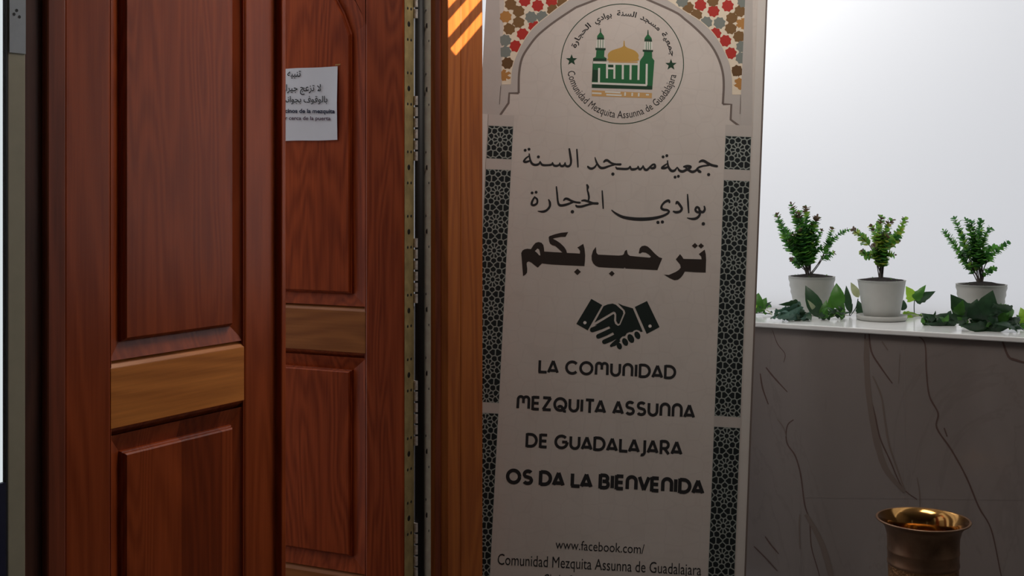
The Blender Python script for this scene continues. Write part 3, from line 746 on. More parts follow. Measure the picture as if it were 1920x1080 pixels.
# emblem
EM = empty('emblem', None); EM.parent = BAN
E_ = crop(1030, 0, 4.5)
def epoly(name, mk, polys, k, **kw):
    for p in polys:
        q = MB(); q.flat = True; q.poly([(E_(*c)[0], LY(k), E_(*c)[1]) for c in p]); q.build(name, M[mk], EM, **kw)
def estroke(name, mk, strokes, k, w):
    q = MB(); q.flat = True
    for i, s_ in enumerate(strokes):
        P = loc(s_, E_); ribbon(q, P, LY(k) - i * .000006, 0, [w / 4.5 * PXM] * len(P))
    return q.build(name, M[mk], EM)
ring = [(615 + 517 * math.cos(R(a)), 540 + 505 * math.sin(R(a))) for a in range(0, 361, 4)]
estroke('ring', 'p_dkgreen', [ring], 7, 7)
def star(cx_, cy_, r_): return [(cx_ + (r_ if k % 2 == 0 else r_ * .42) * math.sin(R(36 * k)), cy_ - (r_ if k % 2 == 0 else r_ * .42) * math.cos(R(36 * k))) for k in range(10)]
epoly('star', 'p_dkgreen', [star(188, 508, 50)], 7); epoly('star', 'p_dkgreen', [star(1026, 548, 50)], 7)
epoly('hall', 'p_green', [[(366, 520), (483, 520), (500, 540), (752, 545), (768, 510), (886, 512), (868, 757), (358, 740)]], 7)
epoly('hall_shade', 'p_dkgreen', [[(359, 712), (868, 726), (867, 757), (358, 742)], [(366, 590), (412, 592), (412, 690), (361, 688)], [(505, 545), (546, 545), (546, 572), (505, 572)], [(370, 545), (372, 575), (360, 700), (358, 690)]], 8)
epoly('minaret', 'p_green', [[(398, 425), (466, 425), (462, 480), (483, 492), (483, 516), (368, 516), (370, 492), (392, 482)], [(403, 332), (404, 305), (432, 268), (460, 305), (463, 332)]], 7)
epoly('minaret', 'p_green', [[(800, 438), (866, 440), (868, 490), (886, 512), (766, 510), (795, 470)], [(802, 348), (804, 322), (832, 284), (862, 322), (866, 350)]], 7)
epoly('minaret_shade', 'p_dkgreen', [[(388, 405), (476, 408), (474, 426), (390, 424)], [(787, 420), (876, 424), (874, 440), (789, 438)], [(370, 494), (483, 494), (483, 516), (368, 516)], [(402, 334), (463, 334), (460, 318), (405, 318)], [(801, 350), (867, 352), (864, 332), (803, 330)], [(429, 240), (435, 240), (437, 272), (427, 272)], [(829, 254), (835, 254), (838, 290), (826, 290)]], 8)
epoly('gallery', 'p_white', [[(399, 336), (466, 336), (468, 405), (396, 405)], [(803, 352), (868, 354), (870, 420), (800, 418)]], 6)
for st in [[(x, 336), (x - 1, 405)] for x in (412, 432, 452)] + [[(x, 353), (x - 1, 420)] for x in (818, 836, 854)]: estroke('gallery_bar', 'p_green', [st], 7, 5)
dome = [(632, 380), (655, 402), (720, 428), (752, 462), (750, 488), (735, 516), (505, 514), (496, 490), (495, 456), (530, 426), (606, 402)]
epoly('dome', 'p_gold', [[p[:2] for p in smooth_path(dome + [dome[0]], 3)][:-1], [(627, 345), (634, 345), (638, 388), (624, 388)]], 7)
epoly('dome_band', 'p_tan', [[(500, 517), (752, 520), (748, 532), (502, 530)]], 8)
KUF = [[(368, 529), (486, 531)], [(487, 525), (486, 662)], [(487, 577), (548, 579)], [(549, 540), (548, 666)], [(490, 538), (760, 543)], [(620, 545), (619, 670)], [(686, 546), (684, 674)], [(754, 520), (751, 676)], [(420, 575), (418, 706)], [(360, 703), (822, 720)], [(822, 540), (819, 720)]]
estroke('kufic_lines', 'p_white', KUF, 9, 17)
epoly('plinth', 'p_tan', [[(358, 762), (866, 786), (864, 830), (358, 812)]], 7)
estroke('plinth_lines', 'p_white', [[(360, 786), (440, 790)], [(470, 776), (600, 783)], [(480, 800), (610, 806)], [(640, 780), (638, 810)], [(700, 784), (698, 812)], [(755, 786), (753, 815)], [(815, 800), (840, 801)]], 8, 14)
def arc_text(mb, text, a0, a1, r0, h, outward, y, bold=0.0, cap=.73, gaps=None):
    v, f = font_mesh(text, 2, bold); x0, x1 = min(p.x for p in v), max(p.x for p in v); out = []
    for p in v:
        a = R(a0 + (a1 - a0) * (p.x - x0) / (x1 - x0)); rr = r0 + (1 if outward else -1) * p.y / cap * h
        c = E_(615 + rr * 1.01 * math.cos(a), 540 + rr * .99 * math.sin(a)); out.append((c[0], y, c[1]))
    mb.add(out, f)
q = MB(); q.flat = True; arc_text(q, 'Comunidad Mezquita Assunna de Guadalajara', 172, 12, 462, 66, False, LY(8), 0); q.build('ring_lettering', M['ink'], EM)
q = MB(); q.flat = True
J_, ME_, AI_, YE_, TM = 0xFE9F, 0xFEE4, 0xFECC, 0xFEF4, 0xFE94
W1 = ar([J_, ME_, AI_, YE_, TM]); W2 = ar([0xFEE3, 0xFEB4, 0xFEA0, 0xFEAA]); W3 = ar([0xFE8D, 0xFEDF, 0xFEB4, 0xFEE8, TM])
W4 = ar([0xFE91, 0xFEEE, 0xFE8D, 0xFEA9, 0xFEF1]); W5 = ar([0xFE8D, 0xFEDF, 0xFEA4, 0xFEA0, 0xFE8E, 0xFEAD, 0xFE93])
for wd, a0, a1 in ((W1, 322, 351), (W2, 291, 317), (W3, 264, 286), (W4, 237, 258), (W5, 199, 231)): arc_text(q, wd, a0, a1, 410, 46, True, LY(8), .02)
q.build('ring_lettering', M['ink'], EM)

# Arabic lines drawn stroke by stroke
A1, A2, A3, A4 = crop(970, 270, 10.105), crop(1160, 270, 10.105), crop(980, 335, 10.667), crop(1140, 335, 10.105)
def script(name, mat, strokes, dots, sets, parent, k=9):
    q = MB(); q.flat = True; n = 0
    for cr, sc, st in strokes:
        for s_ in st:
            P = smooth_path(s_, 6); n += 1
            ribbon(q, [cr(p[0], p[1]) for p in P], LY(k) - n * .000006, 0, [max(p[2], 12) / sc * PXM for p in P])
            for e_ in (P[0], P[-1]):
                if e_[2] > 26:
                    c = cr(e_[0], e_[1]); r_ = e_[2] / 2 / sc * PXM * .98; n += 1
                    q.poly([(c[0] + r_ * math.cos(R(a)), LY(k) - n * .000006, c[1] + r_ * math.sin(R(a))) for a in range(0, 360, 30)])
    for cr, sc, dd in dots:
        for x, y, r_ in dd:
            c = cr(x, y); rr = r_ / sc * PXM
            q.poly([(c[0] + rr * math.cos(R(a)), LY(k), c[1] + rr * math.sin(R(a))) for a in range(0, 360, 30)])
    return q.build(name, mat, parent)
L1a = [[(1128, 105, 28), (1140, 280, 34), (1150, 445, 26)],
       [(985, 95, 34), (1002, 200, 42), (1018, 320, 42), (1005, 395, 40), (960, 425, 44), (915, 405, 38), (905, 345, 18)],
       [(905, 350, 18), (892, 398, 40), (850, 420, 44), (815, 402, 36), (806, 350, 16)], [(806, 355, 18), (793, 395, 36), (740, 415, 42), (690, 402, 40), (665, 345, 18)],
       [(665, 350, 18), (648, 390, 40), (560, 402, 38), (470, 392, 42), (430, 325, 20)], [(430, 330, 20), (410, 378, 40), (340, 397, 44), (280, 370, 44), (245, 300, 36), (225, 180, 22)],
       [(225, 225, 24), (160, 275, 34), (125, 330, 38), (170, 340, 44), (240, 318, 30)],
       [(1635, 350, 26), (1660, 320, 44), (1705, 310, 46), (1780, 360, 38), (1870, 385, 36), (1955, 386, 42)],
       [(1870, 385, 24), (1760, 412, 34), (1650, 450, 44), (1580, 450, 48), (1530, 400, 38), (1495, 330, 34), (1470, 250, 14)],
       [(1512, 370, 22), (1465, 440, 38), (1400, 467, 44), (1345, 440, 40), (1335, 412, 18)], [(1862, 430, 18), (1885, 462, 38), (1925, 468, 42), (2010, 472, 42)]]
L1b = [[(0, 468, 40), (90, 473, 42), (180, 466, 40), (220, 415, 18)], [(-20, 385, 40), (38, 385, 20)], [(220, 420, 18), (238, 475, 44), (300, 478, 44), (355, 455, 32), (368, 412, 16)],
       [(368, 416, 16), (385, 470, 40), (412, 478, 42), (448, 445, 32), (462, 402, 14)], [(462, 408, 16), (490, 475, 44), (535, 490, 46), (580, 450, 38), (640, 395, 36), (680, 392, 40), (686, 440, 48), (640, 460, 46), (600, 452, 28)],
       [(925, 310, 22), (930, 380, 32), (950, 450, 42), (1000, 507, 48), (1060, 500, 42), (1112, 435, 18)], [(925, 370, 22), (850, 420, 36), (815, 457, 34), (870, 457, 44), (940, 432, 28)],
       [(1112, 440, 18), (1150, 500, 42), (1210, 520, 48), (1280, 490, 44), (1340, 462, 42), (1362, 430, 44), (1300, 420, 50), (1235, 430, 34)], [(1262, 440, 26), (1320, 492, 40), (1390, 526, 48), (1460, 503, 42), (1510, 448, 36), (1590, 418, 32), (1710, 402, 28)],
       [(1480, 478, 36), (1530, 520, 52), (1566, 532, 26)], [(1520, 348, 22), (1560, 322, 44), (1612, 320, 48), (1690, 365, 48), (1770, 402, 46), (1860, 421, 44)]]
script('arabic_lettering', M['ink'], [(A1, 10.1, L1a), (A2, 10.1, L1b)], [(A1, 10.1, [(400, 245, 29), (150, 120, 28), (222, 100, 28), (1810, 570, 31)]), (A2, 10.1, [(840, 245, 28), (912, 222, 28), (1068, 628, 28), (1130, 612, 28), (1703, 580, 31)])], None, BAN)
L2a = [[(240, 368, 34), (192, 455, 44), (184, 515, 46), (230, 530, 46), (288, 490, 42), (290, 415, 40), (240, 370, 34)], [(515, 412, 22), (545, 480, 46), (540, 560, 46), (480, 632, 46), (400, 660, 46), (300, 650, 14)],
       [(675, 165, 30), (690, 300, 36), (705, 450, 38), (730, 520, 48), (790, 535, 50), (900, 510, 46), (1010, 465, 38)], [(815, 442, 22), (850, 405, 46), (900, 405, 48), (980, 445, 42), (1060, 470, 38), (1145, 480, 38)],
       [(1185, 440, 28), (1240, 435, 42), (1310, 455, 44), (1400, 490, 46), (1498, 495, 48)], [(1060, 522, 22), (1090, 555, 44), (1180, 556, 46), (1300, 522, 42), (1430, 492, 34)],
       [(1280, 112, 26), (1303, 165, 52), (1296, 225, 32), (1315, 300, 38), (1326, 380, 38), (1310, 455, 34)], [(1590, 235, 24), (1600, 400, 34), (1612, 592, 28)]]
L2b = [[(65, 592, 16), (150, 660, 38), (280, 725, 52), (450, 757, 60), (650, 767, 64), (850, 752, 58), (1020, 712, 46), (1120, 665, 42), (1155, 622, 36), (1120, 595, 42), (1050, 585, 46), (1012, 555, 46), (1025, 500, 38), (1080, 440, 42), (1150, 415, 46), (1166, 462, 26)],
       [(1288, 475, 28), (1310, 442, 46), (1362, 500, 46), (1397, 570, 46), (1360, 622, 46), (1290, 636, 48), (1240, 620, 30)], [(1505, 290, 24), (1515, 450, 36), (1528, 642, 28)],
       [(1820, 515, 24), (1832, 580, 42), (1800, 630, 46), (1740, 622, 42), (1722, 560, 42), (1680, 540, 42), (1655, 590, 42), (1690, 632, 42), (1750, 638, 42)], [(1752, 610, 36), (1732, 690, 42), (1682, 745, 46), (1600, 762, 42), (1495, 742, 12)]]
script('arabic_lettering', M['ink'], [(A3, 10.667, L2a), (A4, 10.1, L2b)], [(A3, 10.667, [(190, 285, 29), (270, 272, 29), (995, 662, 35)]), (A4, 10.1, [(945, 828, 31), (1030, 820, 31), (1805, 855, 33)])], None, BAN)
B1, B2 = crop(965, 425, 10.105), crop(1090, 425, 7.68)
KM = [(160, 935), (150, 800), (135, 600), (125, 500), (150, 450), (190, 428), (240, 418), (310, 425), (350, 360), (395, 308), (450, 290), (510, 305), (545, 350), (556, 410), (562, 470), (740, 482), (905, 490), (840, 425), (770, 365), (715, 352), (675, 325), (655, 280), (645, 200), (660, 180), (760, 145), (880, 115), (1015, 103), (965, 192), (880, 192), (760, 215), (722, 228), (790, 262), (865, 312), (935, 380), (975, 440), (992, 497), (1120, 503), (1235, 510), (1240, 460), (1220, 425), (1188, 395), (1300, 325), (1325, 420), (1336, 540), (1332, 650), (1322, 745), (1100, 735), (700, 715), (520, 695), (440, 775), (380, 730), (320, 680), (270, 655), (235, 675), (228, 710), (240, 800), (236, 870), (210, 905)]
HB = [(210, 290), (168, 345), (147, 420), (150, 480), (170, 525), (205, 562), (250, 582), (400, 590), (612, 600), (621, 586), (642, 602), (860, 612), (1095, 625), (1125, 550), (1165, 455), (1120, 440), (1060, 390), (990, 315), (950, 283), (915, 272), (870, 280), (840, 312), (825, 382), (850, 385), (880, 366), (930, 375), (970, 400), (1002, 432), (985, 446), (850, 435), (700, 420), (668, 395), (655, 330), (625, 352), (612, 395), (590, 410), (540, 416), (400, 410), (240, 402), (218, 375)]
TR = [(1190, 690), (1260, 695), (1360, 650), (1405, 620), (1430, 590), (1422, 545), (1360, 470), (1420, 395), (1450, 430), (1470, 463), (1730, 470), (1725, 430), (1690, 395), (1775, 330), (1792, 400), (1796, 480), (1790, 660), (1640, 655), (1490, 645), (1465, 690), (1430, 735), (1390, 763), (1340, 770), (1270, 740)]
q = MB(); q.flat = True
for cr, P in ((B1, KM), (B2, HB), (B2, TR), (B1, [(1125, 855), (1190, 795), (1255, 855), (1190, 918)]), (B2, [(395, 675), (440, 635), (480, 675), (440, 715)]), (B2, [(1590, 275), (1635, 235), (1677, 275), (1635, 312)]), (B2, [(1681, 276), (1722, 238), (1765, 277), (1722, 315)])):
    q.poly([(cr(*c)[0], LY(9), cr(*c)[1]) for c in P])
o = q.build('bold_arabic_lettering', M['p_script'], BAN)
q = MB(); q.flat = True; q.poly([(B1(*c)[0], LY(10), B1(*c)[1]) for c in [(385, 465), (430, 416), (462, 430), (476, 480), (488, 545), (465, 542), (420, 490)]]); q.build('letter_counter', M['vinyl'], o)

# handshake sign
HS = crop(1070, 550, 9.817)
q = MB(); q.flat = True
def oval(cx_, cy_, a, b_, rot): return [(cx_ + a * math.cos(R(k)) * math.cos(R(rot)) - b_ * math.sin(R(k)) * math.sin(R(rot)), cy_ + a * math.cos(R(k)) * math.sin(R(rot)) + b_ * math.sin(R(k)) * math.cos(R(rot))) for k in range(0, 360, 24)]
HP = [[(380, 100), (580, 215), (315, 680), (105, 560)], [(1405, 140), (1180, 250), (1400, 745), (1635, 620)],
      [(605, 235), (680, 203), (770, 187), (830, 208), (960, 322), (970, 370), (897, 555), (870, 562), (836, 505), (838, 385), (822, 345), (790, 332), (440, 535)],
      [(870, 180), (960, 222), (1145, 275), (1325, 700), (1290, 708), (1262, 682), (1215, 668), (1165, 682), (1140, 708), (1075, 712), (1030, 735), (1005, 780), (950, 792), (915, 830), (900, 862), (850, 850), (790, 735), (705, 600), (600, 575), (440, 590), (790, 378), (806, 400), (800, 500), (820, 560), (870, 598), (912, 578), (1005, 360), (992, 310)],
      oval(895, 968, 64, 47, 65), oval(1002, 893, 76, 50, 62), oval(1107, 830, 86, 56, 62), oval(1227, 770, 74, 50, 62)]
for i, P in enumerate(HP): q.poly([(HS(*c)[0], LY(9) - i * .000006, HS(*c)[1]) for c in P])
for i, st in enumerate(([(400, 670, 90), (560, 612, 96), (740, 540, 90)], [(510, 790, 84), (640, 735, 90), (800, 655, 84)], [(620, 890, 84), (740, 840, 90), (880, 765, 84)], [(745, 962, 46), (800, 930, 80), (890, 850, 74)])):
    ribbon(q, [HS(x, y) for x, y, _ in st], LY(9) - (10 + i) * .000006, 0, [w_ / 9.8 * PXM for *_, w_ in st])
    x, y, w_ = st[0]; q.poly([(HS(*c)[0], LY(9) - (15 + i) * .000006, HS(*c)[1]) for c in oval(x, y, w_ / 2, w_ / 2, 0)])
o = q.build('handshake_sign', M['p_hand'], BAN)
for x, y in ((262, 540), (1460, 603)):
    q = MB(); q.flat = True; q.poly([(HS(*c)[0], LY(11), HS(*c)[1]) for c in oval(x, y, 30, 30, 0)]); q.build('cuff_button', M['p_halo'], o)

# rounded capitals, one stroke list per letter (unit cap height)
def arc(cx_, cy_, rx, rz, a0, a1, n=14): return [(cx_ + rx * math.cos(R(a0 + (a1 - a0) * k / n)), cy_ + rz * math.sin(R(a0 + (a1 - a0) * k / n))) for k in range(n + 1)]
GL = {'L': (.62, [[(0, 1), (0, 0)], [(-.09, 0), (.62, 0)]]), 'A': (.80, [[(0, 0), (.40, 1)], [(.40, 1), (.80, 0)], [(.1, .17), (.7, .17)]]),
      'C': (.88, [arc(.5, .5, .5, .5, 42, 318, 22)]), 'O': (1.0, [arc(.5, .5, .5, .5, 0, 360, 28)]),
      'M': (.98, [[(0, 0), (.01, .7)] + arc(.25, .76, .24, .24, 170, 0, 10) + [(.49, .45)], [(.49, .45)] + arc(.73, .76, .24, .24, 180, 10, 10) + [(.97, .7), (.98, 0)]]),
      'U': (.72, [[(0, 1), (0, .4)] + arc(.36, .36, .36, .36, 180, 360, 12) + [(.72, .4), (.72, 1)]]), 'N': (.72, [[(0, 0), (0, .6)] + arc(.36, .64, .36, .36, 180, 0, 12) + [(.72, .6), (.72, 0)]]),
      'I': (.0, [[(0, 1), (0, 0)]]), 'D': (.82, [[(0, 1.08), (0, -.08)], [(0, 1), (.32, 1)] + arc(.32, .5, .5, .5, 90, -90, 14) + [(.32, 0), (0, 0)]]),
      'E': (.56, [[(0, 1.08), (0, -.08)], [(0, 1), (.56, 1)], [(0, .5), (.52, .5)], [(0, 0), (.56, 0)]]), 'Z': (.70, [[(0, 1), (.7, 1)], [(.67, 1), (.03, 0)], [(0, 0), (.72, 0)]]),
      'Q': (1.0, [arc(.5, .5, .5, .5, 0, 360, 28), arc(.5, .1, .22, .25, 150, 20, 8) + [(.86, -.06), (1.02, -.06)]]), 'T': (.72, [[(0, 1), (.72, 1)], [(.36, 1), (.36, -.08)]]),
      'S': (.66, [arc(.36, .745, .30, .255, 35, 180, 10) + [(.07, .66), (.14, .56), (.36, .505), (.58, .44)] + arc(.34, .255, .32, .255, 10, -150, 12)]),
      'G': (.95, [arc(.5, .5, .5, .5, 45, 360, 24), [(1.0, .5), (.55, .5)]]), 'J': (.40, [[(.40, 1), (.40, .02)] + arc(.16, .02, .24, .26, 0, -110, 8)]),
      'R': (.66, [[(0, 1.08), (0, -.08)], [(0, 1), (.32, 1)] + arc(.32, .70, .30, .30, 90, -90, 10) + [(.0, .40)], [(.30, .40), (.66, -.06)]]),
      'B': (.66, [[(0, 1.08), (0, -.08)], [(0, 1), (.36, 1)] + arc(.36, .76, .24, .24, 90, -90, 8) + [(.18, .52)], [(.18, .52), (.40, .52)] + arc(.40, .26, .26, .26, 90, -90, 8) + [(0, 0)]]),
      'V': (.78, [[(0, 1.04), (.39, 0)], [(.39, 0), (.78, 1.04)]])}
def monoline(name, text, p0, p1, h, wt, parent, k=9):
    """p0, p1: pixel ends of the baseline; h cap height and wt stroke weight in pixels"""
    gap, sp = .34, .42; x = 0; lay = []
    kern = {'LA': -.20, 'AJ': -.22, 'JA': -.06, 'DA': -.07, 'AD': -.06, 'TA': -.16, 'RA': -.08, 'UA': -.08, 'NA': -.05, 'VE': -.08, 'NV': -.07, 'AL': -.03, 'AR': -.03, 'AS': -.05}
    for ci, ch in enumerate(text):
        if ch == ' ': x += sp; continue
        x += kern.get(text[max(0, ci - 1):ci + 1], 0)
        lay.append((ch, x)); x += GL[ch][0] + gap
    tot = x - gap; a, b_ = Vector(bl(*p0)), Vector(bl(*p1)); d = b_ - a; L_ = d.length; ux = d / L_; uz_ = Vector((-ux.y, ux.x))
    kx = (L_ - wt * PXM) / tot; kz = (h - wt) * PXM; q = MB(); q.flat = True; n = 0; a = a + ux * (wt * PXM / 2) + uz_ * (wt * PXM / 2)
    for ch, x0_ in lay:
        for st in GL[ch][1]:
            n += 1; P = [a + ux * ((x0_ + px) * kx) + uz_ * (pz * kz) for px, pz in st]
            ribbon(q, [tuple(p) for p in P], LY(k) - n * .000004, 0, [wt * PXM] * len(P))
    return q.build(name, M['ink'], parent)
monoline('welcome_lettering', 'LA COMUNIDAD', (1009, 699.5), (1267.5, 711.5), 26.5, 5.0, BAN)
monoline('welcome_lettering', 'MEZQUITA ASSUNNA', (968, 767.5), (1303, 785), 27, 5.2, BAN)
monoline('welcome_lettering', 'DE GUADALAJARA', (985, 838.5), (1279.5, 854), 27, 5.2, BAN)
monoline('welcome_lettering', 'OS DA LA BIENVENIDA', (948, 907), (1320.5, 928), 29, 6.6, BAN)
for txt, p0, p1, h, bo in (('www.facebook.com/', (1041.5, 1028.5), (1208, 1038), 18, 0), ('Comunidad Mezquita Assunna de Guadalajara', (933, 1058), (1314.5, 1078.5), 21, 0), ('Cl. de Go', (1019, 1096), (1084, 1100), 21, 0)):
    q = MB(); q.flat = True; font_line(q, txt, bl(*p0), bl(*p1), h * PXM, LY(9), bo); q.build('address_lettering', M['ink'], BAN)
# stand on the floor
cas = empty('stand_cassette', None); cas.parent = BAN
wm = bm_.inverted()
c0 = bm_ @ Vector((0, 0, .02)); dirx = Vector((BR.col[0][0], BR.col[0][1], 0)).normalized(); diry = Vector((-dirx.y, dirx.x, 0))
q = MB()
sec = [(-.055, 0), (.055, 0), (.055, .05), (.03, .085), (-.03, .085), (-.055, .05)]
vs = [wm @ (Vector((c0.x, c0.y, 0)) + dirx * s_ + diry * y + Vector((0, 0, z))) for s_ in (-.36, .42) for y, z in sec]
q.add(vs, [tuple(range(6)), tuple(range(6, 12))] + [(i, (i + 1) % 6, 6 + (i + 1) % 6, 6 + i) for i in range(6)]); q.build('cassette', M['alu'], cas)

# ------------------------------------------------------------------ potted plants
def small_leaf(mb, p, d, up, L_, w_, mi):
    d = d.normalized(); s = d.cross(up)
    s = s.normalized() if s.length > .01 else Vector((1, 0, 0)); n = s.cross(d)
    a, b_, c, e_ = p, p + d * L_ * .40 + s * w_ / 2 + n * L_ * .10, p + d * L_ - n * L_ * .05, p + d * L_ * .40 - s * w_ / 2 + n * L_ * .10
    m1, m2 = p + d * L_ * .82 + s * w_ * .44 + n * .05 * L_, p + d * L_ * .82 - s * w_ * .44 + n * .05 * L_
    mid = p + d * L_ * .5
    mb.add([a, b_, m1, c, m2, e_, mid], [(0, 1, 6), (1, 2, 6), (2, 3, 6), (3, 4, 6), (4, 5, 6), (5, 0, 6)], mi)
LMATS = ['leaf_a', 'leaf_b', 'leaf_c', 'leaf_d', 'leaf_y']
def plant(name, label, cpx, toppx, Y, pot_prof, ribs, base, branches, pick, saucer=None, pcol='pot', seed=1, lift=0.0, soilz=.010):
    rnd = random.Random(seed)
    c = at(cpx, toppx, Y); zb_ = TOP + lift; H = c.z - TOP
    e = empty(name, Matrix.Translation((c.x, Y, TOP)), label=label, cat='potted plant', group='small plants in white pots on the ledge')
    def l(p): return Vector((p.x - c.x, p.y - Y, p.z - TOP))
    z0 = lift
    r1, r0 = pot_prof
    prof = [(0, z0), (r0 * .92, z0), (r0, z0 + .004)]
    for k in range(1, 13):
        t = k / 12; rr = r0 + (r1 - r0) * (t ** .85 if saucer else t)
        prof.append((rr + (.0024 if (ribs and k > 5 and k % 2) else 0), z0 + (H - z0) * t))
    prof += [(r1 + .0015, H), (r1 - .003, H + .0005), (r1 - .0055, H - .012), (r1 - .012, H - .05), (0, H - .05)]
    q = MB(); q.lathe(prof, n=48); q.build('pot', M[pcol], e)
    if saucer:
        q = MB(); q.lathe([(0, .0), (saucer - .006, 0), (saucer, .006), (saucer + .001, .016), (saucer - .003, .017), (saucer - .006, .009), (0, .008)], n=48); q.build('saucer', M[pcol], e)
    q = MB(); n = 36
    q.add([(0, 0, H + soilz)] + [((r1 - .006) * f_ * math.cos(R(10 * k)), (r1 - .006) * f_ * math.sin(R(10 * k)), H - .003 + (1 - f_) * soilz * 1.2 + rnd.uniform(-.003, .004)) for f_ in (.5, 1.0) for k in range(n)],
          [(0, 1 + k, 1 + (k + 1) % n) for k in range(n)] + [(1 + k, 1 + n + k, 1 + n + (k + 1) % n, 1 + (k + 1) % n) for k in range(n)], 0, True)
    q.build('soil', M['soil'], e)
    fol = MB()
    for bi, (pts, t0, dens, sz) in enumerate(branches):
        yo = rnd.uniform(-.035, .035)
        P = [l(at(base[0] + rnd.uniform(-5, 5), base[1] + 4, Y + rnd.uniform(-.008, .008)))] + [l(at(x, y, Y + yo * ((i + 1) / len(pts)))) for i, (x, y) in enumerate(pts)]
        if len(P) == 2: P.insert(1, P[0].lerp(P[1], .5) + Vector(((P[0].x - P[1].x) * .10, yo * .2, .006)))
        S = [Vector(p) for p in smooth_path(P, 8)]
        q = MB(); q.tube(S, .0019, 5, 0, .0008); q.build('stem', M['twig'], e)
        acc = [0]
        for a, b_ in zip(S, S[1:]): acc.append(acc[-1] + (b_ - a).length)
        tot = acc[-1]; s_ = tot * t0; ang = rnd.uniform(0, 6)
        while s_ < tot:
            i = max(k for k in range(len(acc)) if acc[k] <= s_); i = min(i, len(S) - 2)
            t = (s_ - acc[i]) / max(1e-6, acc[i + 1] - acc[i]); p = S[i].lerp(S[i + 1], t); tg = (S[i + 1] - S[i]).normalized()
            side = tg.orthogonal().normalized(); up = tg.cross(side); fr = (s_ / tot - t0) / (1 - t0)
            for k in range(3):
                aa = ang + k * 2.094 + rnd.uniform(-.4, .4)
                d = side * math.cos(aa) + up * math.sin(aa) + tg * rnd.uniform(.35, .95)
                L_ = sz * LS * (1.12 - .40 * fr) * rnd.uniform(.8, 1.2)
                small_leaf(fol, p, d, tg, L_, L_ * rnd.uniform(.8, 1.0), pick(rnd, fr))
            ang += 1.1; s_ += dens
        small_leaf(fol, S[-1], S[-1] - S[-2], Vector((0, 1, 0)), sz * .7, sz * .4, pick(rnd, 1.0))
    fol.build('foliage', [M[k] for k in LMATS], e)
    mo_ = MB()
    for k in range(26):
        a = rnd.uniform(0, 6.28); rr = rnd.uniform(.2, .9) * (r1 - .012)
        small_leaf(mo_, Vector((rr * math.cos(a), rr * math.sin(a), H - .004)), Vector((rnd.uniform(-1, 1), rnd.uniform(-1, 1), rnd.uniform(.2, .9))), Vector((0, 0, 1)), .012, .005, 0)
    mo_.build('moss', M['leaf_a'], e, label='tuft of green at the foot of the stems', kind='stuff')
    return e
pk1 = lambda r_, f_: 3 if f_ > .86 and r_.random() < .6 else r_.choice([0, 0, 1, 1, 0, 2, 1])
pk2 = lambda r_, f_: 3 if f_ > .8 and r_.random() < .55 else r_.choice([0, 2, 2, 4, 0, 1, 2])
pk3 = lambda r_, f_: 1 if f_ > .75 and r_.random() < .6 else r_.choice([0, 1, 0, 2, 0, 1])
D = .0072
LS = 1.48
plant('potted_box_plant', 'bushy green plant in a ribbed white pot, leftmost on the ledge beside the banner', 1522, 518, 4.166, (.077, .056), True, (1516, 512),
      [([(1484, 470), (1457, 404)], .42, D, .016), ([(1492, 460), (1472, 430)], .35, D, .017), ([(1503, 450), (1484, 384)], .33, D, .017), ([(1510, 450), (1498, 400)], .28, D, .018), ([(1514, 450), (1511, 391)], .26, D, .018),
       ([(1518, 455), (1524, 420)], .26, D, .018), ([(1522, 455), (1532, 407)], .3, D, .017), ([(1500, 468), (1488, 440)], .3, D, .018), ([(1508, 470), (1500, 430)], .25, D, .018), ([(1498, 484), (1480, 452)], .3, D, .017),
       ([(1524, 470), (1541, 432)], .62, D, .011), ([(1526, 475), (1538, 466)], .35, D, .015), ([(1494, 494), (1484, 486)], .45, D, .011), ([(1512, 480), (1514, 440)], .2, D, .018),
       ([(1530, 500), (1548, 468), (1560, 430)], .5, D, .014), ([(1538, 492), (1552, 462), (1572, 440), (1591, 431)], .5, D * 1.1, .011), ([(1538, 490), (1550, 482), (1562, 474)], .6, D, .013)], pk1, seed=3)
plant('potted_box_plant', 'yellow-green plant in a smooth white pot on a saucer, between two ribbed pots', 1653, 525, 4.0, (.076, .055), False, (1652, 521),
      [([(1636, 470), (1616, 445), (1600, 432)], .62, D, .014), ([(1640, 482), (1624, 478), (1617, 472)], .55, D, .014), ([(1646, 470), (1640, 440), (1634, 424)], .42, D, .014), ([(1650, 455), (1648, 430), (1653, 408)], .34, D, .015),
       ([(1656, 455), (1662, 430), (1670, 414)], .34, D, .015), ([(1660, 470), (1684, 440), (1697, 411)], .5, D, .015), ([(1656, 470), (1672, 455), (1681, 450)], .35, D, .016), ([(1652, 465), (1656, 440)], .3, D, .017),
       ([(1648, 480), (1640, 462)], .35, D, .015), ([(1660, 482), (1676, 478)], .4, D, .014), ([(1650, 470), (1646, 445)], .3, D, .016), ([(1656, 476), (1668, 440)], .3, D, .016)], pk2, saucer=.0795, seed=11, lift=.009)
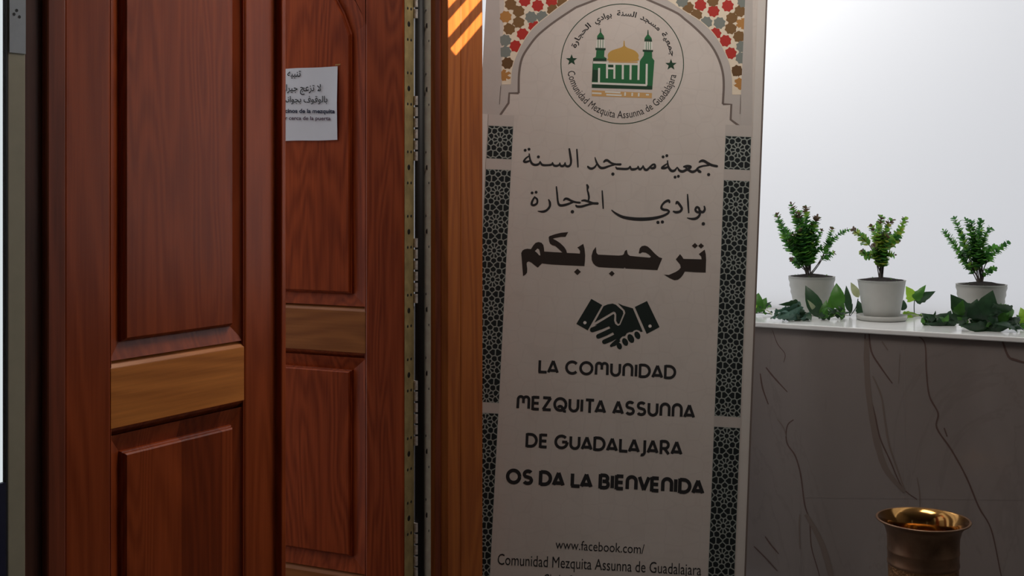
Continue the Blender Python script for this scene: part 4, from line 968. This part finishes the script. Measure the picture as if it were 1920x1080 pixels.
plant('potted_box_plant', 'green plant in a ribbed white pot half hidden by large leaves, rightmost on the ledge', 1840, 533, 3.825, (.0752, .055), True, (1838, 528),
      [([(1812, 490), (1790, 460), (1770, 433)], .42, D * .9, .013), ([(1818, 485), (1806, 450), (1790, 410)], .38, D, .014), ([(1826, 470), (1818, 430), (1811, 412)], .34, D, .014), ([(1832, 470), (1826, 440), (1820, 417)], .3, D, .014),
       ([(1836, 470), (1836, 440), (1839, 414)], .3, D, .014), ([(1842, 470), (1848, 440), (1856, 430)], .34, D, .014), ([(1820, 500), (1806, 488), (1797, 478)], .5, D, .014), ([(1842, 490), (1856, 470), (1866, 462)], .4, D, .014),
       ([(1846, 500), (1860, 480), (1876, 466), (1889, 456)], .48, D, .013), ([(1848, 512), (1858, 506), (1866, 502)], .5, D, .010), ([(1822, 508), (1812, 500)], .5, D, .010), ([(1832, 480), (1840, 432)], .3, D, .013), ([(1828, 490), (1820, 455)], .3, D, .014), ([(1846, 515), (1854, 515)], .5, D, .009)], pk3, seed=23)

# ------------------------------------------------------------------ ivy lying along the ledge
def ledgeY(py, lift=0.010): return (EYE - TOP - lift) * FPX / (py - HY)
SHAPE = [(0, .05), (.04, .36), (.13, .50), (.24, .40), (.36, .47), (.46, .34), (.62, .29), (.78, .17), (.9, .08), (1, 0)]
OVAL = [(0, .04), (.1, .30), (.25, .46), (.42, .5), (.6, .42), (.78, .26), (.9, .12), (1, 0)]
IM = ['ivy_a', 'ivy_b', 'ivy_c', 'ivy_d', 'ivy_pale']
def big_leaf(mb, b_, t, w_, mi, roll=0.0, shape=SHAPE, droop=.12, fold=.22):
    ax = t - b_; L_ = ax.length; ax.normalize(); vw = Vector((0, -1, 0)) + Vector((0, 0, .15))
    s = ax.cross(vw)
    s = s.normalized() if s.length > .05 else Vector((1, 0, 0)); n = s.cross(ax)
    s2 = s * math.cos(roll) + n * math.sin(roll); n2 = n * math.cos(roll) - s * math.sin(roll)
    vs = []; m = len(shape)
    for tt, hw in shape:
        p = b_ + ax * (L_ * tt) + n2 * (L_ * droop * math.sin(math.pi * tt))
        vs += [p, p + s2 * (hw * w_) + n2 * (-hw * w_ * fold), p - s2 * (hw * w_) + n2 * (-hw * w_ * fold), p + s2 * (hw * w_ * .5) + n2 * (-hw * w_ * fold * .3), p - s2 * (hw * w_ * .5) + n2 * (-hw * w_ * fold * .3)]
    fs = []
    for i in range(m - 1):
        a, c = 5 * i, 5 * (i + 1)
        for x, y in ((0, 3), (3, 1)): fs.append((a + x, a + y, c + y, c + x))
        for x, y in ((0, 4), (4, 2)): fs.append((a + y, a + x, c + x, c + y))
    mb.add(vs, fs, mi, True)
CA = lambda x, y: (1410 + x / 9, 500 + y / 9); CB = lambda x, y: (1690 + x / 4.322, 390 + y / 4.322)
def ivy(label, cr, sc, leaves, stems, Yc, fill=(), seed=0):
    rnd = random.Random(seed)
    x, y = cr(*leaves[0][0]); bp = at(x, y, Yc); org = Vector((bp.x, bp.y, TOP))
    e = empty('ivy_sprig', Matrix.Translation(org), label=label, cat='ivy', group='ivy sprigs laid along the ledge')
    q = MB()
    def w3(x, y, add=0.0, ref=None):
        px, py = cr(x, y); Y = (ref if ref is not None else Yc) + add
        p = at(px, py, Y) - org
        p.z = max(p.z, .004); return p
    for (bx, by), (tx, ty), w_, mi, ro, shp, ty_off in leaves:
        px, py = cr(bx, by); Y = Yc + rnd.uniform(-.012, .012)
        big_leaf(q, w3(bx, by, 0, Y), w3(tx, ty, ty_off, Y), w_ / sc * Y / FPX, mi, ro, shp, rnd.uniform(.06, .16), rnd.uniform(.12, .3))
    for (x0_, y0_, x1_, y1_, n, mis) in fill:
        for k in range(n):
            bx, by = rnd.uniform(x0_, x1_), rnd.uniform(y0_ + (y1_ - y0_) * .5, y1_); a = rnd.uniform(0, 6.28); Ls = rnd.uniform(.22, .4) * (x1_ - x0_)
            tx, ty = min(max(bx + Ls * math.cos(a), x0_), x1_), min(max(by - abs(Ls * math.sin(a)) * .7, y0_), y1_)
            px, py = cr(bx, by); Y = Yc + rnd.uniform(-.03, .02)
            big_leaf(q, w3(bx, by, 0, Y), w3(tx, ty, rnd.uniform(-.03, .03), Y), Ls * .6 / sc * Y / FPX, rnd.choice(mis), rnd.uniform(-.9, .9), SHAPE)
    q.build('leaves', [M[k] for k in IM], e)
    for st in stems:
        q = MB(); q.tube([w3(*p) for p in smooth_path(st, 4)], .0016, 5); q.build('stem', M['ivy_b'], e)
O, S_ = OVAL, SHAPE
ivy('bright green ivy leaves at the left end of the ledge, partly behind the banner', CA, 9,
    [((60, 770), (110, 440), 230, 0, .1, O, .02), ((110, 770), (245, 520), 170, 0, .3, O, .02), ((150, 740), (335, 590), 80, 1, .5, S_, .02), ((150, 720), (350, 850), 50, 4, .9, O, -.06), ((40, 780), (20, 560), 160, 0, -.3, S_, .02)],
    [[(30, 790), (150, 780), (340, 800)]], fill=[(50, 520, 330, 800, 9, (0, 0, 3, 1))], Yc=4.14, seed=1)
ivy('blue-green ivy with drooping leaves at the front left of the leftmost pot', CA, 9,
    [((830, 650), (365, 745), 190, 2, .5, S_, -.03), ((870, 690), (385, 865), 170, 2, .6, O, -.05), ((890, 740), (590, 905), 150, 2, .5, O, -.05), ((880, 790), (1000, 965), 150, 1, .3, O, -.05), ((780, 600), (440, 640), 120, 1, .4, S_, 0), ((860, 720), (480, 800), 120, 2, .4, O, -.03), ((790, 700), (700, 640), 110, 1, .2, S_, 0), ((930, 850), (820, 880), 120, 2, .6, O, -.03)],
    [[(1000, 800), (850, 780), (480, 850)]], fill=[(400, 600, 1000, 900, 20, (2, 1, 2)), (330, 740, 700, 900, 8, (1, 2))], Yc=3.99, seed=2)
ivy('dark pointed ivy leaves standing against the front of the leftmost pot', CA, 9,
    [((1150, 860), (900, 315), 270, 1, .1, O, .02), ((1085, 760), (935, 555), 80, 4, .2, O, -.02), ((1180, 870), (1260, 560), 190, 0, .3, S_, .01), ((1450, 720), (1425, 275), 250, 0, .2, O, .02), ((1330, 760), (1340, 450), 170, 0, -.4, O, .01), ((1500, 770), (1550, 600), 140, 0, .4, S_, .0)],
    [[(1120, 870), (1300, 860), (1540, 780)]], fill=[(1150, 580, 1560, 890, 34, (0, 1, 0, 1))], Yc=4.0, seed=3)
ivy('small grey-green ivy sprig in the gap between the left and middle pots', CA, 9,
    [((1640, 760), (1590, 315), 130, 1, .3, O, .01), ((1800, 520), (1665, 262), 130, 4, .2, O, .0), ((1860, 820), (1780, 560), 190, 1, .2, S_, .02), ((1440, 835), (1700, 770), 50, 1, .6, O, .0), ((1280, 905), (1660, 925), 80, 4, 1.1, O, .0), ((1650, 800), (1700, 620), 60, 1, .5, O, .0)],
    [[(1640, 850), (1645, 740), (1610, 500)], [(1640, 850), (1750, 700), (1790, 540)]], Yc=4.10, seed=4)
ivy('bright two-tone ivy leaves on an upright stalk right of the middle pot', CB, 4.322,
    [((107, 748), (35, 632), 115, 3, .1, S_, .0), ((108, 746), (278, 674), 105, 1, -.2, S_, -.02), ((110, 742), (200, 622), 80, 0, .2, S_, .01), ((10, 885), (145, 868), 75, 3, .3, S_, -.01), ((0, 925), (160, 930), 45, 4, .8, O, -.02), ((20, 905), (110, 925), 50, 0, .5, S_, -.02), ((5, 830), (20, 745), 70, 1, .3, O, .0)],
    [[(107, 748), (104, 800), (106, 870)], [(0, 890), (106, 890), (170, 900)]], fill=[(5, 850, 180, 950, 12, (3, 0, 1, 4))], Yc=4.09, seed=5)
ivy('low dark ivy leaves on the ledge between the middle and right pots', CB, 4.322,
    [((400, 905), (155, 850), 75, 1, .5, S_, .02), ((240, 950), (395, 850), 120, 1, .2, S_, .01), ((435, 945), (180, 930), 90, 1, .5, S_, -.01), ((300, 955), (445, 905), 100, 1, .3, S_, .0), ((330, 900), (430, 860), 70, 1, .4, S_, .02)],
    [[(170, 940), (300, 945), (440, 940)]], fill=[(165, 830, 450, 965, 22, (1, 1, 0))], Yc=3.84, seed=6)
ivy('large dark ivy leaves standing in front of the rightmost pot', CB, 4.322,
    [((540, 905), (398, 698), 215, 1, .1, S_, .0), ((570, 900), (615, 735), 170, 1, .1, S_, .01), ((650, 910), (742, 665), 240, 1, .1, S_, .01), ((720, 910), (852, 778), 190, 0, .2, S_, .0), ((800, 895), (905, 845), 100, 0, .4, S_, .0), ((700, 965), (465, 945), 120, 1, .5, S_, -.02), ((640, 985), (930, 915), 110, 1, .5, S_, -.01), ((850, 930), (1000, 1000), 55, 1, .7, O, -.02), ((600, 900), (640, 790), 120, 1, -.2, S_, .01)],
    [[(480, 940), (650, 930), (930, 925)]], fill=[(420, 740, 900, 900, 12, (1, 1, 1, 0)), (450, 880, 960, 985, 22, (1, 1, 1, 0))], Yc=3.69, seed=7)
ivy('bright green ivy leaf at the right end of the ledge, cut by the picture edge', CB, 4.322,
    [((1010, 930), (965, 805), 120, 3, .1, S_, .02), ((1000, 930), (930, 865), 70, 0, .3, S_, .0), ((1060, 930), (1080, 800), 110, 0, .2, S_, .02), ((1000, 960), (1120, 980), 50, 4, .8, O, 0)],
    [[(940, 930), (1010, 940), (1100, 950)]], fill=[(930, 830, 1120, 980, 10, (3, 0, 4))], Yc=3.74, seed=8)

# ------------------------------------------------------------------ brass floor vase
VY = 3.30; vc = at(1731, 976, VY); VH = vc.z
e = empty('brass_floor_vase', Matrix.Translation((vc.x, VY, 0)), label='tall aged brass floor vase with a flared rim before the tiled wall', cat='vase')
q = MB(); q.lathe([(0, 0), (.098, 0), (.100, .012), (.094, .03), (.090, .08), (.090, VH - .16), (.0915, VH - .118)], n=64); q.build('chased_body', M['chased'], e)
q = MB(); q.lathe([(.0915, VH - .118), (.0935, VH - .116), (.0935, VH - .110), (.0922, VH - .108), (.0925, VH - .083), (.0938, VH - .081), (.0938, VH - .077), (.0925, VH - .075), (.094, VH - .04), (.100, VH - .018), (.111, VH - .005), (.121, VH), (.1235, VH + .003), (.1215, VH + .0055), (.117, VH + .0045)], n=64); q.build('flared_rim', M['brass_dark'], e)
q = MB(); q.lathe([(.117, VH + .0045), (.108, VH - .002), (.098, VH - .016), (.0915, VH - .04), (.089, VH - .10), (.087, .05), (0, .05)], n=64); q.build('inner_wall', M['brass_in'], e, label='bright brass interior')
